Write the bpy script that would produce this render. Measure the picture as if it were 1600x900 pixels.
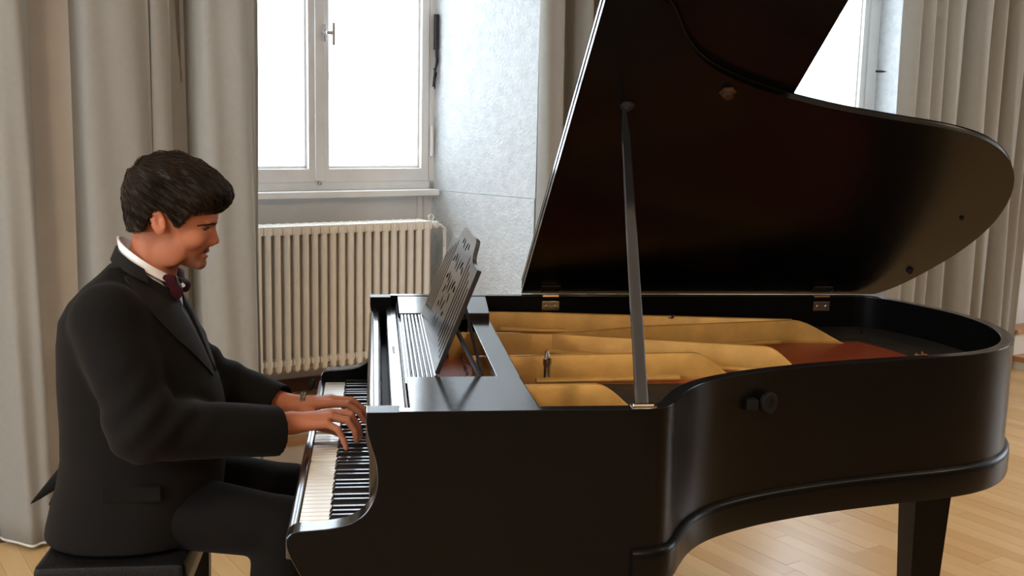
import bpy, bmesh, math, random
import numpy as np
from mathutils import Vector, Matrix
for o in list(bpy.data.objects): bpy.data.objects.remove(o)
S = bpy.context.scene
COL = S.collection
PI = math.pi
random.seed(4)

# ------------------------------------------------------------------ camera
def cam_axes(yaw, pitch, roll):
    f = np.array([math.sin(yaw)*math.cos(pitch), math.cos(yaw)*math.cos(pitch), -math.sin(pitch)])
    r = np.array([math.cos(yaw), -math.sin(yaw), 0]); u = np.cross(r, f)
    c, s = math.cos(roll), math.sin(roll)
    return c*r+s*u, -s*r+c*u, f
cd = bpy.data.cameras.new('camera'); cam = bpy.data.objects.new('camera', cd); COL.objects.link(cam)
r_, u_, f_ = cam_axes(.126, .154, .022)
M = Matrix.Identity(4)
for i in range(3):
    M[i][0] = r_[i]; M[i][1] = u_[i]; M[i][2] = -f_[i]
M[0][3], M[1][3], M[2][3] = 0, 0, 1.551
cam.matrix_world = M
cd.sensor_width = 36; cd.lens = 36*1700/1600; cd.clip_start = .05; cd.clip_end = 100
S.camera = cam
# ------------------------------------------------------------------ sky, light, exposure
W = bpy.data.worlds.new('world'); S.world = W; W.use_nodes = True
bg = W.node_tree.nodes['Background']; bg.inputs[0].default_value = (.80, .90, 1, 1); bg.inputs[1].default_value = 7.5
S.view_settings.view_transform = 'Standard'; S.view_settings.look = 'None'
S.view_settings.gamma = 1; S.view_settings.exposure = 0.22; S.view_settings.use_curve_mapping = False

# wall frame: s runs along the window wall, t points out through it
PH = math.radians(26.3); UU = Vector((math.cos(PH), math.sin(PH), 0)); NN = Vector((-math.sin(PH), math.cos(PH), 0)); OO = Vector((-1.237, 3.875, 0))
def w2(s, t, z=0.0): return OO+UU*s+NN*t+Vector((0, 0, z))
WMAT = Matrix.Translation(OO) @ Matrix.Rotation(PH, 4, 'Z')

WIN_C = (1.466, 4.72, 7.96)            # window centres along the wall; the unseen third is added to daylight the right
for k, sc in enumerate(WIN_C):   # light portals in the window openings
    ld = bpy.data.lights.new('window_portal', 'AREA'); ld.shape = 'RECTANGLE'; ld.size = 1.3; ld.size_y = 1.7
    ld.cycles.is_portal = True
    lo = bpy.data.objects.new('window_portal', ld); COL.objects.link(lo)
    lo.matrix_world = Matrix.Translation(w2(sc, .86, 2.0)) @ Matrix.Rotation(PH, 4, 'Z') @ Matrix.Rotation(-PI/2, 4, 'X')

# ------------------------------------------------------------------ materials
def nt(name):
    m = bpy.data.materials.new(name); m.use_nodes = True
    t = m.node_tree; b = t.nodes['Principled BSDF']
    return m, t, b
def N(t, typ, **kw):
    n = t.nodes.new(typ)
    for k, v in kw.items():
        if k in n.inputs: n.inputs[k].default_value = v
        else: setattr(n, k, v)
    return n
def mat(name, col, rough=.5, metal=0, var=.0, scale=8, bump=0, bscale=60, coat=0, sheen=0, stretch=None, spec=None, col2=None, detail=4, subs=0):
    m, t, b = nt(name)
    b.inputs['Roughness'].default_value = rough; b.inputs['Metallic'].default_value = metal
    b.inputs['Coat Weight'].default_value = coat; b.inputs['Sheen Weight'].default_value = sheen
    if subs: b.inputs['Subsurface Weight'].default_value = subs; b.inputs['Subsurface Radius'].default_value = (1, .35, .2); b.inputs['Subsurface Scale'].default_value = .006
    if spec is not None: b.inputs['Specular IOR Level'].default_value = spec
    tc = N(t, 'ShaderNodeTexCoord'); mp = N(t, 'ShaderNodeMapping'); t.links.new(tc.outputs['Object'], mp.inputs[0])
    if stretch: mp.inputs['Scale'].default_value = stretch
    c = (*col, 1)
    if var or col2:
        nz = N(t, 'ShaderNodeTexNoise', Scale=scale, Detail=detail); t.links.new(mp.outputs[0], nz.inputs['Vector'])
        rp = N(t, 'ShaderNodeValToRGB'); t.links.new(nz.outputs[0], rp.inputs[0])
        rp.color_ramp.elements[0].position = .3; rp.color_ramp.elements[1].position = .7
        c2 = col2 or tuple(x*(1+var) for x in col); c1 = col if col2 else tuple(x*(1-var) for x in col)
        rp.color_ramp.elements[0].color = (*c1, 1); rp.color_ramp.elements[1].color = (*c2, 1)
        t.links.new(rp.outputs[0], b.inputs['Base Color'])
    else: b.inputs['Base Color'].default_value = c
    if bump:
        n2 = N(t, 'ShaderNodeTexNoise', Scale=bscale, Detail=5); t.links.new(mp.outputs[0], n2.inputs['Vector'])
        bp = N(t, 'ShaderNodeBump', Strength=bump, Distance=.01); t.links.new(n2.outputs[0], bp.inputs['Height']); t.links.new(bp.outputs[0], b.inputs['Normal'])
    return m
M_black = mat('black_lacquer', (.0040, .0038, .0036), .30, var=.15, scale=3, bump=.02, bscale=25, spec=.12)
M_shelf = mat('black_satin_top', (.015, .015, .016), .14, var=.15, scale=3, bump=.015, bscale=30, spec=1.0)
M_lid = mat('black_satin_lid', (.0022, .0022, .0022), .26, var=.15, scale=3, bump=.01, bscale=30, spec=.17)
M_gold = mat('gold_bronze_paint', (.60, .345, .092), .42, metal=.25, var=.16, scale=14, bump=.05, bscale=90)
M_sound = mat('soundboard_wood', (.34, .055, .019), .4, col2=(.40, .085, .03), scale=6, stretch=(2, 30, 2), coat=.2)
M_brass = mat('brass', (.45, .30, .14), .35, metal=1, var=.2, scale=30)
M_nickel = mat('nickel', (.55, .50, .42), .25, metal=1, var=.1, scale=30)
M_string = mat('string_steel', (.50, .46, .38), .3, metal=1)
M_felt = mat('red_felt', (.35, .04, .03), .95, var=.2, scale=60, sheen=.3)
M_dark = mat('dark_cavity_wood', (.02, .016, .012), .6, var=.3, scale=20)
M_ivory = mat('white_key', (.80, .74, .62), .28, var=.05, scale=14, coat=.3)
M_ebony = mat('black_key', (.008, .008, .009), .28, var=.2, scale=20, coat=.3)
M_rubber = mat('dark_rubber', (.005, .005, .005), .7, var=.2, scale=40, spec=.2)
M_suit = mat('suit_wool', (.0036, .0028, .0022), .85, var=.25, scale=220, bump=.12, bscale=500, sheen=.03, spec=.15)
M_lapel = mat('suit_lapel', (.0058, .0048, .0042), .75, var=.2, scale=180, bump=.1, bscale=450, sheen=.03, spec=.2)
M_shirt = mat('white_cotton', (.82, .82, .84), .8, var=.03, scale=60, bump=.08, bscale=400)
M_bow = mat('burgundy_satin', (.034, .0035, .0075), .7, var=.3, scale=60, spec=.15)
M_hair = mat('dark_brown_hair', (.006, .0034, .002), .55, col2=(.020, .0105, .0055), scale=45, stretch=(1, 1, 1), bump=.2, bscale=120, spec=.22)
M_strand = mat('hair_strand', (.009, .005, .0028), .5, col2=(.032, .017, .008), scale=25, spec=.25)
M_white = mat('white_paint', (.80, .80, .78), .4, var=.03, scale=9)
M_radi = mat('cream_radiator_enamel', (.86, .82, .74), .35, var=.03, scale=12)
M_frame = mat('window_frame_paint', (.82, .81, .79), .4, var=.04, scale=10)
M_wall = mat('painted_wall', (.62, .60, .57), .9, var=.05, scale=5, bump=.08, bscale=80)
M_niche = mat('niche_paint', (.80, .80, .80), .85, var=.05, scale=5, bump=.08, bscale=80)
M_reveal = mat('rough_plaster', (.54, .58, .60), .9, col2=(.66, .69, .70), scale=24, bump=.55, bscale=75, detail=8)
M_ceil = mat('ceiling_paint', (.80, .79, .76), .9, var=.02, scale=3)
M_board = mat('brown_skirting', (.10, .042, .018), .5, var=.25, scale=8, stretch=(2, 20, 20))
M_tread = mat('oak_tread', (.42, .20, .075), .4, var=.2, scale=5, stretch=(2, 25, 25))
M_riser = mat('cream_riser', (.68, .64, .56), .6, var=.04, scale=9)
M_iron = mat('black_iron', (.03, .03, .035), .5, metal=.6, var=.2, scale=40)
M_alu = mat('satin_aluminium', (.6, .6, .6), .35, metal=.9, var=.05, scale=40)
M_leather = mat('black_leather', (.006, .0055, .0055), .45, var=.2, scale=30, bump=.2, bscale=220, spec=.2)
M_shoe = mat('shoe_leather', (.01, .009, .009), .3, var=.2, scale=30)
M_facade = mat('pale_render', (.82, .83, .84), .9, var=.03, scale=2)
M_curt = mat('beige_grey_curtain', (.43, .41, .362), .9, var=.04, scale=50, bump=.06, bscale=700, sheen=.15)
M_hem = mat('pale_curtain_hem', (.66, .62, .56), .9, var=.04, scale=50)
M_dullbrass = mat('dull_brass', (.07, .036, .018), .5, metal=.6, var=.2, scale=40)
M_emblem = mat('faint_gold_leaf', (.30, .28, .24), .45, metal=.3, var=.3, scale=90)
M_brace = mat('woven_bracelet', (.03, .022, .016), .6, col2=(.22, .19, .14), scale=160)
# curtain lets a little light through
def add_translucency(m, w, col):
    t = m.node_tree; b = t.nodes['Principled BSDF']; out = t.nodes['Material Output']
    tr = N(t, 'ShaderNodeBsdfTranslucent', Color=(*col, 1)); mx = N(t, 'ShaderNodeMixShader', Fac=w)
    t.links.new(b.outputs[0], mx.inputs[1]); t.links.new(tr.outputs[0], mx.inputs[2]); t.links.new(mx.outputs[0], out.inputs[0])
add_translucency(M_curt, .36, (.55, .52, .47))
# clear window glass: thin pane, transparent with a fresnel reflection
M_glass, t, b = nt('window_glass')
tr = N(t, 'ShaderNodeBsdfTransparent'); gl = N(t, 'ShaderNodeBsdfGlossy', Roughness=.02); lw = N(t, 'ShaderNodeLayerWeight', Blend=.5); fr = N(t, 'ShaderNodeMapRange'); mx = N(t, 'ShaderNodeMixShader')
fr.inputs['From Min'].default_value = .6; fr.inputs['To Min'].default_value = .03; fr.inputs['To Max'].default_value = .4; t.links.new(lw.outputs['Facing'], fr.inputs[0])
t.links.new(fr.outputs[0], mx.inputs[0]); t.links.new(tr.outputs[0], mx.inputs[1]); t.links.new(gl.outputs[0], mx.inputs[2]); t.links.new(mx.outputs[0], t.nodes['Material Output'].inputs[0])
# parquet: tone per board, grain along the board
M_floor, t, b = nt('beech_parquet')
oi = N(t, 'ShaderNodeObjectInfo'); gi = N(t, 'ShaderNodeNewGeometry'); ad = N(t, 'ShaderNodeMath', operation='ADD'); frc = N(t, 'ShaderNodeMath', operation='FRACT')
t.links.new(oi.outputs['Random'], ad.inputs[0]); t.links.new(gi.outputs['Random Per Island'], ad.inputs[1]); t.links.new(ad.outputs[0], frc.inputs[0])
rp = N(t, 'ShaderNodeValToRGB'); t.links.new(frc.outputs[0], rp.inputs[0])
rp.color_ramp.elements[0].color = (.62, .365, .140, 1); rp.color_ramp.elements[1].color = (.76, .515, .250, 1)
e = rp.color_ramp.elements.new(.5); e.color = (.69, .44, .19, 1)
tc = N(t, 'ShaderNodeTexCoord'); mp = N(t, 'ShaderNodeMapping'); mp.inputs['Scale'].default_value = (60, 2.2, 1)
cb = N(t, 'ShaderNodeCombineXYZ'); ml = N(t, 'ShaderNodeMath', operation='MULTIPLY'); ml.inputs[1].default_value = 37
t.links.new(frc.outputs[0], ml.inputs[0]); t.links.new(ml.outputs[0], cb.inputs[1]); t.links.new(ml.outputs[0], cb.inputs[0]); t.links.new(cb.outputs[0], mp.inputs['Location'])
t.links.new(tc.outputs['Object'], mp.inputs[0])
nz = N(t, 'ShaderNodeTexNoise', Scale=1.0, Detail=5); t.links.new(mp.outputs[0], nz.inputs['Vector'])
mx = N(t, 'ShaderNodeMix', data_type='RGBA', blend_type='MULTIPLY'); mx.inputs[0].default_value = .5
r2 = N(t, 'ShaderNodeValToRGB'); t.links.new(nz.outputs[0], r2.inputs[0]); r2.color_ramp.elements[0].position = .3; r2.color_ramp.elements[0].color = (.84, .78, .70, 1); r2.color_ramp.elements[1].color = (1, 1, 1, 1)
t.links.new(rp.outputs[0], mx.inputs[6]); t.links.new(r2.outputs[0], mx.inputs[7]); t.links.new(mx.outputs[2], b.inputs['Base Color'])
b.inputs['Roughness'].default_value = .34; b.inputs['Coat Weight'].default_value = .15; b.inputs['Coat Roughness'].default_value = .25
bp = N(t, 'ShaderNodeBump', Strength=.05, Distance=.004); t.links.new(nz.outputs[0], bp.inputs['Height']); t.links.new(bp.outputs[0], b.inputs['Normal'])
# skin: colour attribute (lips, beard shade, knuckles) times a fine mottling
M_skin, t, b = nt('skin')
at = N(t, 'ShaderNodeAttribute', attribute_name='tone'); nz = N(t, 'ShaderNodeTexNoise', Scale=90, Detail=4); tc = N(t, 'ShaderNodeTexCoord'); t.links.new(tc.outputs['Object'], nz.inputs['Vector'])
mx = N(t, 'ShaderNodeMix', data_type='RGBA', blend_type='MULTIPLY'); mx.inputs[0].default_value = .35
rp = N(t, 'ShaderNodeValToRGB'); rp.color_ramp.elements[0].color = (.8, .74, .7, 1); rp.color_ramp.elements[1].color = (1, 1, 1, 1); t.links.new(nz.outputs[0], rp.inputs[0])
t.links.new(at.outputs[0], mx.inputs[6]); t.links.new(rp.outputs[0], mx.inputs[7]); t.links.new(mx.outputs[2], b.inputs['Base Color'])
b.inputs['Roughness'].default_value = .58; b.inputs['Specular IOR Level'].default_value = .28; b.inputs['Subsurface Weight'].default_value = .12; b.inputs['Subsurface Radius'].default_value = (1, .35, .2); b.inputs['Subsurface Scale'].default_value = .006

# ------------------------------------------------------------------ helpers
def tag(o, label=None, cat=None, group=None, kind=None):
    if label: o['label'] = label
    if cat: o['category'] = cat
    if group: o['group'] = group
    if kind: o['kind'] = kind
    return o
def thing(name, loc, label, cat, rz=0, group=None):
    o = bpy.data.objects.new(name, None); COL.objects.link(o); o.location = loc; o.rotation_euler = (0, 0, rz); o.empty_display_size = .1
    return tag(o, label, cat, group)
def link_mesh(name, me, m, parent=None, sharp=35):
    if m and not me.materials: me.materials.append(m)
    o = bpy.data.objects.new(name, me); COL.objects.link(o)
    if parent is not None: o.parent = parent
    return o
class MB:
    def __init__(s): s.v = []; s.f = []; s.wn = False
    def add(s, vs, fs):
        k = len(s.v); s.v += [tuple(v) for v in vs]; s.f += [tuple(i+k for i in f) for f in fs]; return s
    def box(s, lo, hi, bev=0):
        bm = bmesh.new(); bmesh.ops.create_cube(bm, size=1)
        for v in bm.verts: v.co = Vector([lo[i]+(v.co[i]+.5)*(hi[i]-lo[i]) for i in range(3)])
        if bev: s.wn = True; bmesh.ops.bevel(bm, geom=list(bm.edges), offset=bev, segments=2, affect='EDGES', profile=.5)
        bm.verts.index_update(); s.add([v.co[:] for v in bm.verts], [[v.index for v in f.verts] for f in bm.faces]); bm.free(); return s
    def obox(s, a, b, w, h, up=(0, 0, 1)):            # bar from a to b, width w (side), height h (up)
        a, b, up = Vector(a), Vector(b), Vector(up); d = (b-a).normalized(); sd = d.cross(up).normalized(); up2 = sd.cross(d)
        vs = [p+sd*i*w/2+up2*j*h/2 for p in (a, b) for i, j in ((-1, -1), (1, -1), (1, 1), (-1, 1))]
        return s.add(vs, [(3, 2, 1, 0), (4, 5, 6, 7), (0, 1, 5, 4), (1, 2, 6, 5), (2, 3, 7, 6), (3, 0, 4, 7)])
    def loft(s, rings, cap=True, closed=True):
        k = len(s.v); n = len(rings[0])
        for r in rings: s.v += [tuple(p) for p in r]
        for i in range(len(rings)-1):
            for j in range(n if closed else n-1):
                j2 = (j+1) % n; s.f.append((k+i*n+j, k+i*n+j2, k+(i+1)*n+j2, k+(i+1)*n+j))
        if cap and closed:
            s.f.append(tuple(k+j for j in reversed(range(n)))); s.f.append(tuple(k+(len(rings)-1)*n+j for j in range(n)))
        return s
    def tube(s, pts, r, n=8, cap=True):
        pts = [Vector(p) for p in pts]; rs = r if hasattr(r, '__len__') else [r]*len(pts); rings = []; ref = None
        for i, p in enumerate(pts):
            d = (pts[min(i+1, len(pts)-1)]-pts[max(i-1, 0)]).normalized()
            if ref is None: ref = Vector((0, 0, 1)) if abs(d.z) < .9 else Vector((1, 0, 0))
            a = d.cross(ref).normalized(); b_ = d.cross(a).normalized(); ref = -b_ if False else ref
            rings.append([p+(a*math.cos(2*PI*j/n)+b_*math.sin(2*PI*j/n))*rs[i] for j in range(n)])
        return s.loft(rings, cap)
    def lathe(s, prof, o=(0, 0, 0), axis=(0, 0, 1), n=20):   # prof: (radius, height)
        ax = Vector(axis).normalized(); a = ax.orthogonal().normalized(); b_ = ax.cross(a); o = Vector(o)
        return s.loft([[o+ax*h+(a*math.cos(2*PI*j/n)+b_*math.sin(2*PI*j/n))*max(r, 1e-4) for j in range(n)] for r, h in prof])
    def prism(s, poly, axis, lo, hi):                  # extrude 2D polygon along axis 0/1/2
        def P(p, h):
            q = list(p); q.insert(axis, h); return q
        n = len(poly); k = len(s.v); s.v += [tuple(P(p, lo)) for p in poly]+[tuple(P(p, hi)) for p in poly]
        s.f += [tuple(k+j for j in reversed(range(n))), tuple(k+n+j for j in range(n))]+[(k+j, k+(j+1) % n, k+n+(j+1) % n, k+n+j) for j in range(n)]; return s
    def build(s, name, m, parent=None, smooth=True, bevel=0, label=None, kind=None, angle=35, fix=True):
        me = bpy.data.meshes.new(name); me.from_pydata(s.v, [], s.f)
        bm = bmesh.new(); bm.from_mesh(me)
        if bevel:
            ed = [e for e in bm.edges if len(e.link_faces) == 2 and e.calc_face_angle(0) > .6]
            bmesh.ops.bevel(bm, geom=ed, offset=bevel, segments=2, affect='EDGES', profile=.5, clamp_overlap=True)
        if fix: bmesh.ops.recalc_face_normals(bm, faces=bm.faces)
        bm.to_mesh(me); bm.free()
        if smooth:
            me.shade_smooth(); me.set_sharp_from_angle(angle=math.radians(angle))
        me.update()
        o = link_mesh(name, me, m, parent)
        if smooth and (bevel or s.wn):
            w = o.modifiers.new('wn', 'WEIGHTED_NORMAL'); w.keep_sharp = True
        return tag(o, label, kind=kind)
def copy_part(o, parent, loc=None, name=None):
    c = o.copy(); COL.objects.link(c); c.parent = parent
    if loc is not None: c.location = loc
    return c
def catmull(pts, n=8, closed=False):
    pts = [np.array(p, float) for p in pts]; out = []; m = len(pts)
    rng = range(m if closed else m-1)
    for i in rng:
        g = (lambda k: pts[k % m]) if closed else (lambda k: pts[min(max(k, 0), m-1)])
        p0, p1, p2, p3 = g(i-1), g(i), g(i+1), g(i+2)
        for j in range(n):
            u = j/n; out.append(.5*(2*p1+(p2-p0)*u+(2*p0-5*p1+4*p2-p3)*u*u+(3*p1-p0-3*p2+p3)*u**3))
    if not closed: out.append(pts[-1])
    return out
def offset_path(path, d):                              # offset open 2D path to its left by d
    P = np.array(path); T = np.gradient(P, axis=0); T /= np.linalg.norm(T, axis=1)[:, None]+1e-9
    return P+np.stack([-T[:, 1], T[:, 0]], 1)*d

# ================================================================== ROOM
SMIN, SMAX, TMIN, ZC = -4.2, 9.6, -6.6, 3.5
def wobj(mb, name, m, kind='structure', parent=None, **kw):
    o = mb.build(name, m, parent, **kw)
    if parent is None: o.matrix_world = WMAT
    if kind and parent is None: o['kind'] = kind
    return o
# floor slab with separate parquet boards (long side runs away from the window wall)
floor = wobj(MB().box((SMIN, TMIN, -.12), (SMAX, .9, -.016)), 'floor', M_dark)
BW, GAP = .076, .0009
protos = {}
LENS = (.75, .95, 1.2, 1.5)
def board_mesh(L):
    if L not in protos:
        mb = MB().box((-BW/2+GAP/2, -L/2+GAP/2, -.016), (BW/2-GAP/2, L/2-GAP/2, 0), 0)
        me = bpy.data.meshes.new('plank'); me.from_pydata(mb.v, [], mb.f); me.materials.append(M_floor); protos[L] = me
    return protos[L]
Minv = cam.matrix_world.inverted()
def in_view(p):
    q = Minv @ p
    if q.z > -.3: return None
    x = 800-1700*q.x/q.z; y = 450+1700*q.y/q.z
    return (x, y) if -80 < x < 1680 and 500 < y < 980 else None
boards = []; rnd = random.Random(11)
s = SMIN+BW/2
while s < SMAX:
    t_ = .38-rnd.uniform(0, .8) if False else .40
    t_ += 0
    first = True
    while t_ > TMIN:
        L = rnd.choice(LENS)
        if first: L = rnd.choice(LENS); first = False
        boards.append((s, t_-L/2, L)); t_ -= L
    s += BW
vis = []; rest = []
for bd in boards:
    c_ = w2(bd[0], bd[1]); q = in_view(c_)
    pts_ok = q and (q[0] > 930 or q[0] < 480)
    (vis if pts_ok else rest).append((c_.length, bd))
vis.sort(key=lambda a: a[0]); rest += vis[295:]; vis = vis[:295]
for d, (s, t_, L) in vis:
    o = bpy.data.objects.new('plank', board_mesh(L)); COL.objects.link(o); o.parent = floor
    o.location = (s, t_, rnd.uniform(-.0004, .0004)); o.rotation_euler = (rnd.uniform(-.0006, .0006), rnd.uniform(-.003, .003), 0)
mb = MB()
for d, (s, t_, L) in rest: mb.box((s-BW/2+GAP/2, t_-L/2+GAP/2, -.016), (s+BW/2-GAP/2, t_+L/2-GAP/2, 0))
tag(mb.build('planks', M_floor, floor, smooth=False), kind='stuff')

TF, TB = .12, .80                                     # room face of the wall, plane of the windows
NI = [(c-.79, c-.60, c+.60+.085*(k == 1), c+.785+.03*(k == 1)) for k, c in enumerate(WIN_C)]   # niche mouth left, back left, back right, mouth right
ZS = 1.19; NZ = .24; HEADZ = 2.95
wall = MB()
edges = [SMIN]+[v for n in NI for v in (n[0], n[3])]+[SMAX]
for i in range(0, len(edges), 2): wall.box((edges[i], TF, -.02), (edges[i+1], .95, ZC))
for n in NI:
    wall.box((n[0], TF, HEADZ), (n[3], .95, ZC))
wobj(wall, 'wall_back', M_wall, smooth=False)
for k, n in enumerate(NI):
    # splayed rough-plastered reveals (each stands a finger's breadth proud of the masonry behind)
    for side, (a, b2) in enumerate(((n[0], n[1]), (n[3], n[2]))):
        sg = 1 if side == 0 else -1
        rv = MB().prism([(a-sg*.0, TF-.004), (b2, TB+.06), (a-sg*.0, TB+.06)], 2, ZS+.0, HEADZ)
        rv.prism([(a+sg*.006, TF-.004), (b2+sg*.007, TB+.06), (a-sg*.0, TB+.06), (a, TF-.004)], 2, -.01, ZS-.002)
        wobj(rv, 'trim_%d' % (10+2*k+side), M_reveal, smooth=False)
    wobj(MB().box((n[0], .785, -.02), (n[3], .93, ZS-.03)).box((n[2]-.075, .77, NZ), (n[2]-.05, .79, ZS-.03)), 'trim_%d' % (20+k), M_niche, smooth=False)
    wobj(MB().box((n[0]-.0, .765, NZ), (n[3], .786, NZ+.062)), 'baseboard_niche_%d' % (k+1), M_board, smooth=False)
    # two low steps up into the niche: cream risers, oak treads
    st = wobj(MB().box((n[0], .405, -.01), (n[3], .47, .112)).box((n[0], .465, -.01), (n[3], .79, .228)), 'trim_%d' % (30+k), M_riser, smooth=False)
    MB().box((n[0], .385, .1), (n[3], .466, .12), .003).build('tread', M_tread, st)
    MB().box((n[0], .452, .22), (n[3], .79, .24), .003).build('tread', M_tread, st)
    wobj(MB().box((n[1]-.03, .70, ZS-.022), (n[2]+.01, .83, ZS+.008), .006), 'trim_%d' % (40+k), M_white)   # window sill board
# steps beyond the right-hand curtain
st = wobj(MB().box((6.02, -.10, -.005), (7.14, TF+.01, .055)).box((6.02, -.0, -.005), (7.14, TF+.01, .235)), 'trim_50', M_riser, smooth=False)
MB().box((6.0, -.13, .055), (7.14, .0, .09), .003).build('tread', M_tread, st)
MB().box((6.0, -.03, .235), (7.14, TF, .262), .003).build('tread', M_tread, st)
wobj(MB().box((-4.2, .095, 0), (NI[0][0], TF, .09)).box((NI[0][3], .095, 0), (NI[1][0], TF, .09)).box((NI[1][3], .095, 0), (6.0, TF, .09)).box((NI[2][3], .095, 0), (SMAX, TF, .09)), 'baseboard_back', M_board, smooth=False)
wobj(MB().box((SMIN, TMIN, ZC), (SMAX, .95, ZC+.1)), 'ceiling', M_ceil, smooth=False)
wobj(MB().box((SMIN-.3, TMIN, -.02), (SMIN, -5.2, ZC)).box((SMIN-.3, -.8, -.02), (SMIN, .95, ZC)).box((SMIN-.3, -5.2, -.02), (SMIN, -.8, .8)).box((SMIN-.3, -5.2, 3.1), (SMIN, -.8, ZC)), 'wall_left', M_wall, smooth=False)
w3 = MB()                                             # tall windows in the left wall, outside the frame
for a in (-5.2, -4.12, -3.03, -1.95, -.86): w3.box((SMIN-.22, a, .8), (SMIN-.14, a+.06, 3.1), .004)
for a in (.8, 3.04): w3.box((SMIN-.22, -5.2, a), (SMIN-.14, -.8, a+.06), .004)
w3 = wobj(w3, 'window_4', M_frame)
for a in (-5.14, -4.06, -2.97, -1.89): MB().box((SMIN-.185, a-.01, .85), (SMIN-.178, a+1.04, 3.05)).build('pane', M_glass, w3, smooth=False)
ld = bpy.data.lights.new('window_portal', 'AREA'); ld.shape = 'RECTANGLE'; ld.size = 4.4; ld.size_y = 2.3; ld.cycles.is_portal = True
lo = bpy.data.objects.new('window_portal', ld); COL.objects.link(lo)
lo.matrix_world = WMAT @ Matrix.Translation((SMIN-.24, -3.0, 1.95)) @ Matrix.Rotation(-PI/2, 4, 'Y') @ Matrix.Rotation(PI/2, 4, 'Z')
wobj(MB().box((SMAX, TMIN, -.02), (SMAX+.3, -4.6, ZC)).box((SMAX, -1.4, -.02), (SMAX+.3, .95, ZC)).box((SMAX, -4.6, -.02), (SMAX+.3, -1.4, .8)).box((SMAX, -4.6, 3.1), (SMAX+.3, -1.4, ZC)), 'wall_right', M_wall, smooth=False)
w5 = MB()                                             # unseen windows added in the right wall to brighten curtain and floor
for a in (-4.6, -3.03, -1.46): w5.box((SMAX+.14, a, .8), (SMAX+.22, a+.06, 3.1), .004)
for a in (.8, 3.04): w5.box((SMAX+.14, -4.6, a), (SMAX+.22, -1.4, a+.06), .004)
w5 = wobj(w5, 'window_5', M_frame)
for a in (-4.54, -2.97): MB().box((SMAX+.178, a-.01, .85), (SMAX+.185, a+1.52, 3.05)).build('pane', M_glass, w5, smooth=False)
ld = bpy.data.lights.new('window_portal', 'AREA'); ld.shape = 'RECTANGLE'; ld.size = 3.2; ld.size_y = 2.3; ld.cycles.is_portal = True
lo = bpy.data.objects.new('window_portal', ld); COL.objects.link(lo)
lo.matrix_world = WMAT @ Matrix.Translation((SMAX+.24, -3.0, 1.95)) @ Matrix.Rotation(PI/2, 4, 'Y') @ Matrix.Rotation(PI/2, 4, 'Z')
wobj(MB().box((SMIN-.1, TMIN-.1, -.02), (SMAX+.1, TMIN, ZC)), 'wall_front', M_board, smooth=False)   # unseen behind the camera, coloured dark to keep the piano's reflections dark

# windows
GZ0, GZ1 = 1.30, 2.72
for k, c in enumerate(WIN_C):
    fr = MB(); Z0, Z1 = ZS+.008, 2.86
    fr.box((c-.625, .78, Z0), (c+.625, .90, Z0+.04), .004).box((c-.625, .78, Z1-.06), (c+.625, .90, Z1), .004)
    fr.box((c-.625, .78, Z0), (c-.59, .90, Z1), .004).box((c+.59, .78, Z0), (c+.625, .90, Z1), .004)
    if k == 1: fr.box((c+.60, .772, Z0), (c+.70, .90, Z1), .004)
    win = wobj(fr, 'window_%d' % (k+1), M_frame)
    dv = c-(0, .15, 0)[k]                                      # the second window's division sits further left
    for sg in (-1, 1):
        a, b2 = sorted((dv, c+sg*.588)); g0, g1 = sorted((dv+sg*.052, c+sg*.545))
        sh = MB()
        sh.box((a, .775, Z0+.038), (b2, .83, GZ0), .005).box((a, .775, GZ1), (b2, .83, Z1-.055), .005)
        sh.box((a, .776, Z0+.04), (g0, .83, Z1-.06), .005).box((g1, .776, Z0+.04), (b2, .83, Z1-.06), .005)
        sh.box((g0, .80, GZ0), (g1, .815, GZ0+.012)).box((g0, .80, GZ0), (g0+.01, .815, GZ1)).box((g1-.01, .80, GZ0), (g1, .815, GZ1))
        so = sh.build('sash', M_frame, win)
        MB().box((g0-.004, .806, GZ0-.004), (g1+.004, .812, GZ1+.004)).build('pane', M_glass, so, smooth=False)
    MB().box((dv-.022, .762, Z0+.045), (dv+.022, .778, Z1-.065), .004).build('meeting_stile', M_frame, win)
    hd = MB().lathe([(.016, 0), (.016, .006), (.009, .01), (.009, .04)], (dv+.022, .763, 1.925), (0, -1, 0), 16)
    hd.box((dv+.013, .748, 1.885), (dv+.031, .764, 1.965), .003).box((dv+.042, .712, 1.868), (dv+.058, .728, 1.972), .005).box((dv+.014, .714, 1.916), (dv+.056, .727, 1.934), .004)
    hd.build('window_handle', M_alu, win, label='satin metal window handle')
    MB().lathe([(.009, 0), (.009, .012), (.004, .02)], (dv-.005, .765, 1.232), (0, -1, 0), 12).build('bolt', M_nickel, win)
    for zz in (1.36, 2.5): MB().tube([(c+.600, .768, zz), (c+.600, .768, zz+.15)], .009, 10).build('hinge', M_frame, win)
# long iron stay beside the first window, small iron hook beside the second
wnd = [o for o in COL.objects if o.name.startswith('window_1')][0]
c = WIN_C[0]
MB().box((c+.602, .745, 1.88), (c+.622, .765, 2.05), .003).tube([(c+.612, .755, 1.9), (c+.614, .75, 1.82), (c+.607, .755, 1.78), (c+.600, .758, 1.70)], [.009, .008, .006, .006], 8).tube([(c+.60, .757, 1.79), (c+.612, .75, 1.765), (c+.606, .756, 1.69)], .004, 6).build('window_stay', M_iron, wnd, label='black iron window stay')
wnd2 = [o for o in COL.objects if o.name.startswith('window_2')][0]
c = WIN_C[1]
MB().tube([(c+.69, .775, 1.915), (c+.715, .72, 1.912), (c+.725, .68, 1.912), (c+.727, .672, 1.93)], .007, 8).build('hook', M_iron, wnd2, label='small dark iron hook')

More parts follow.
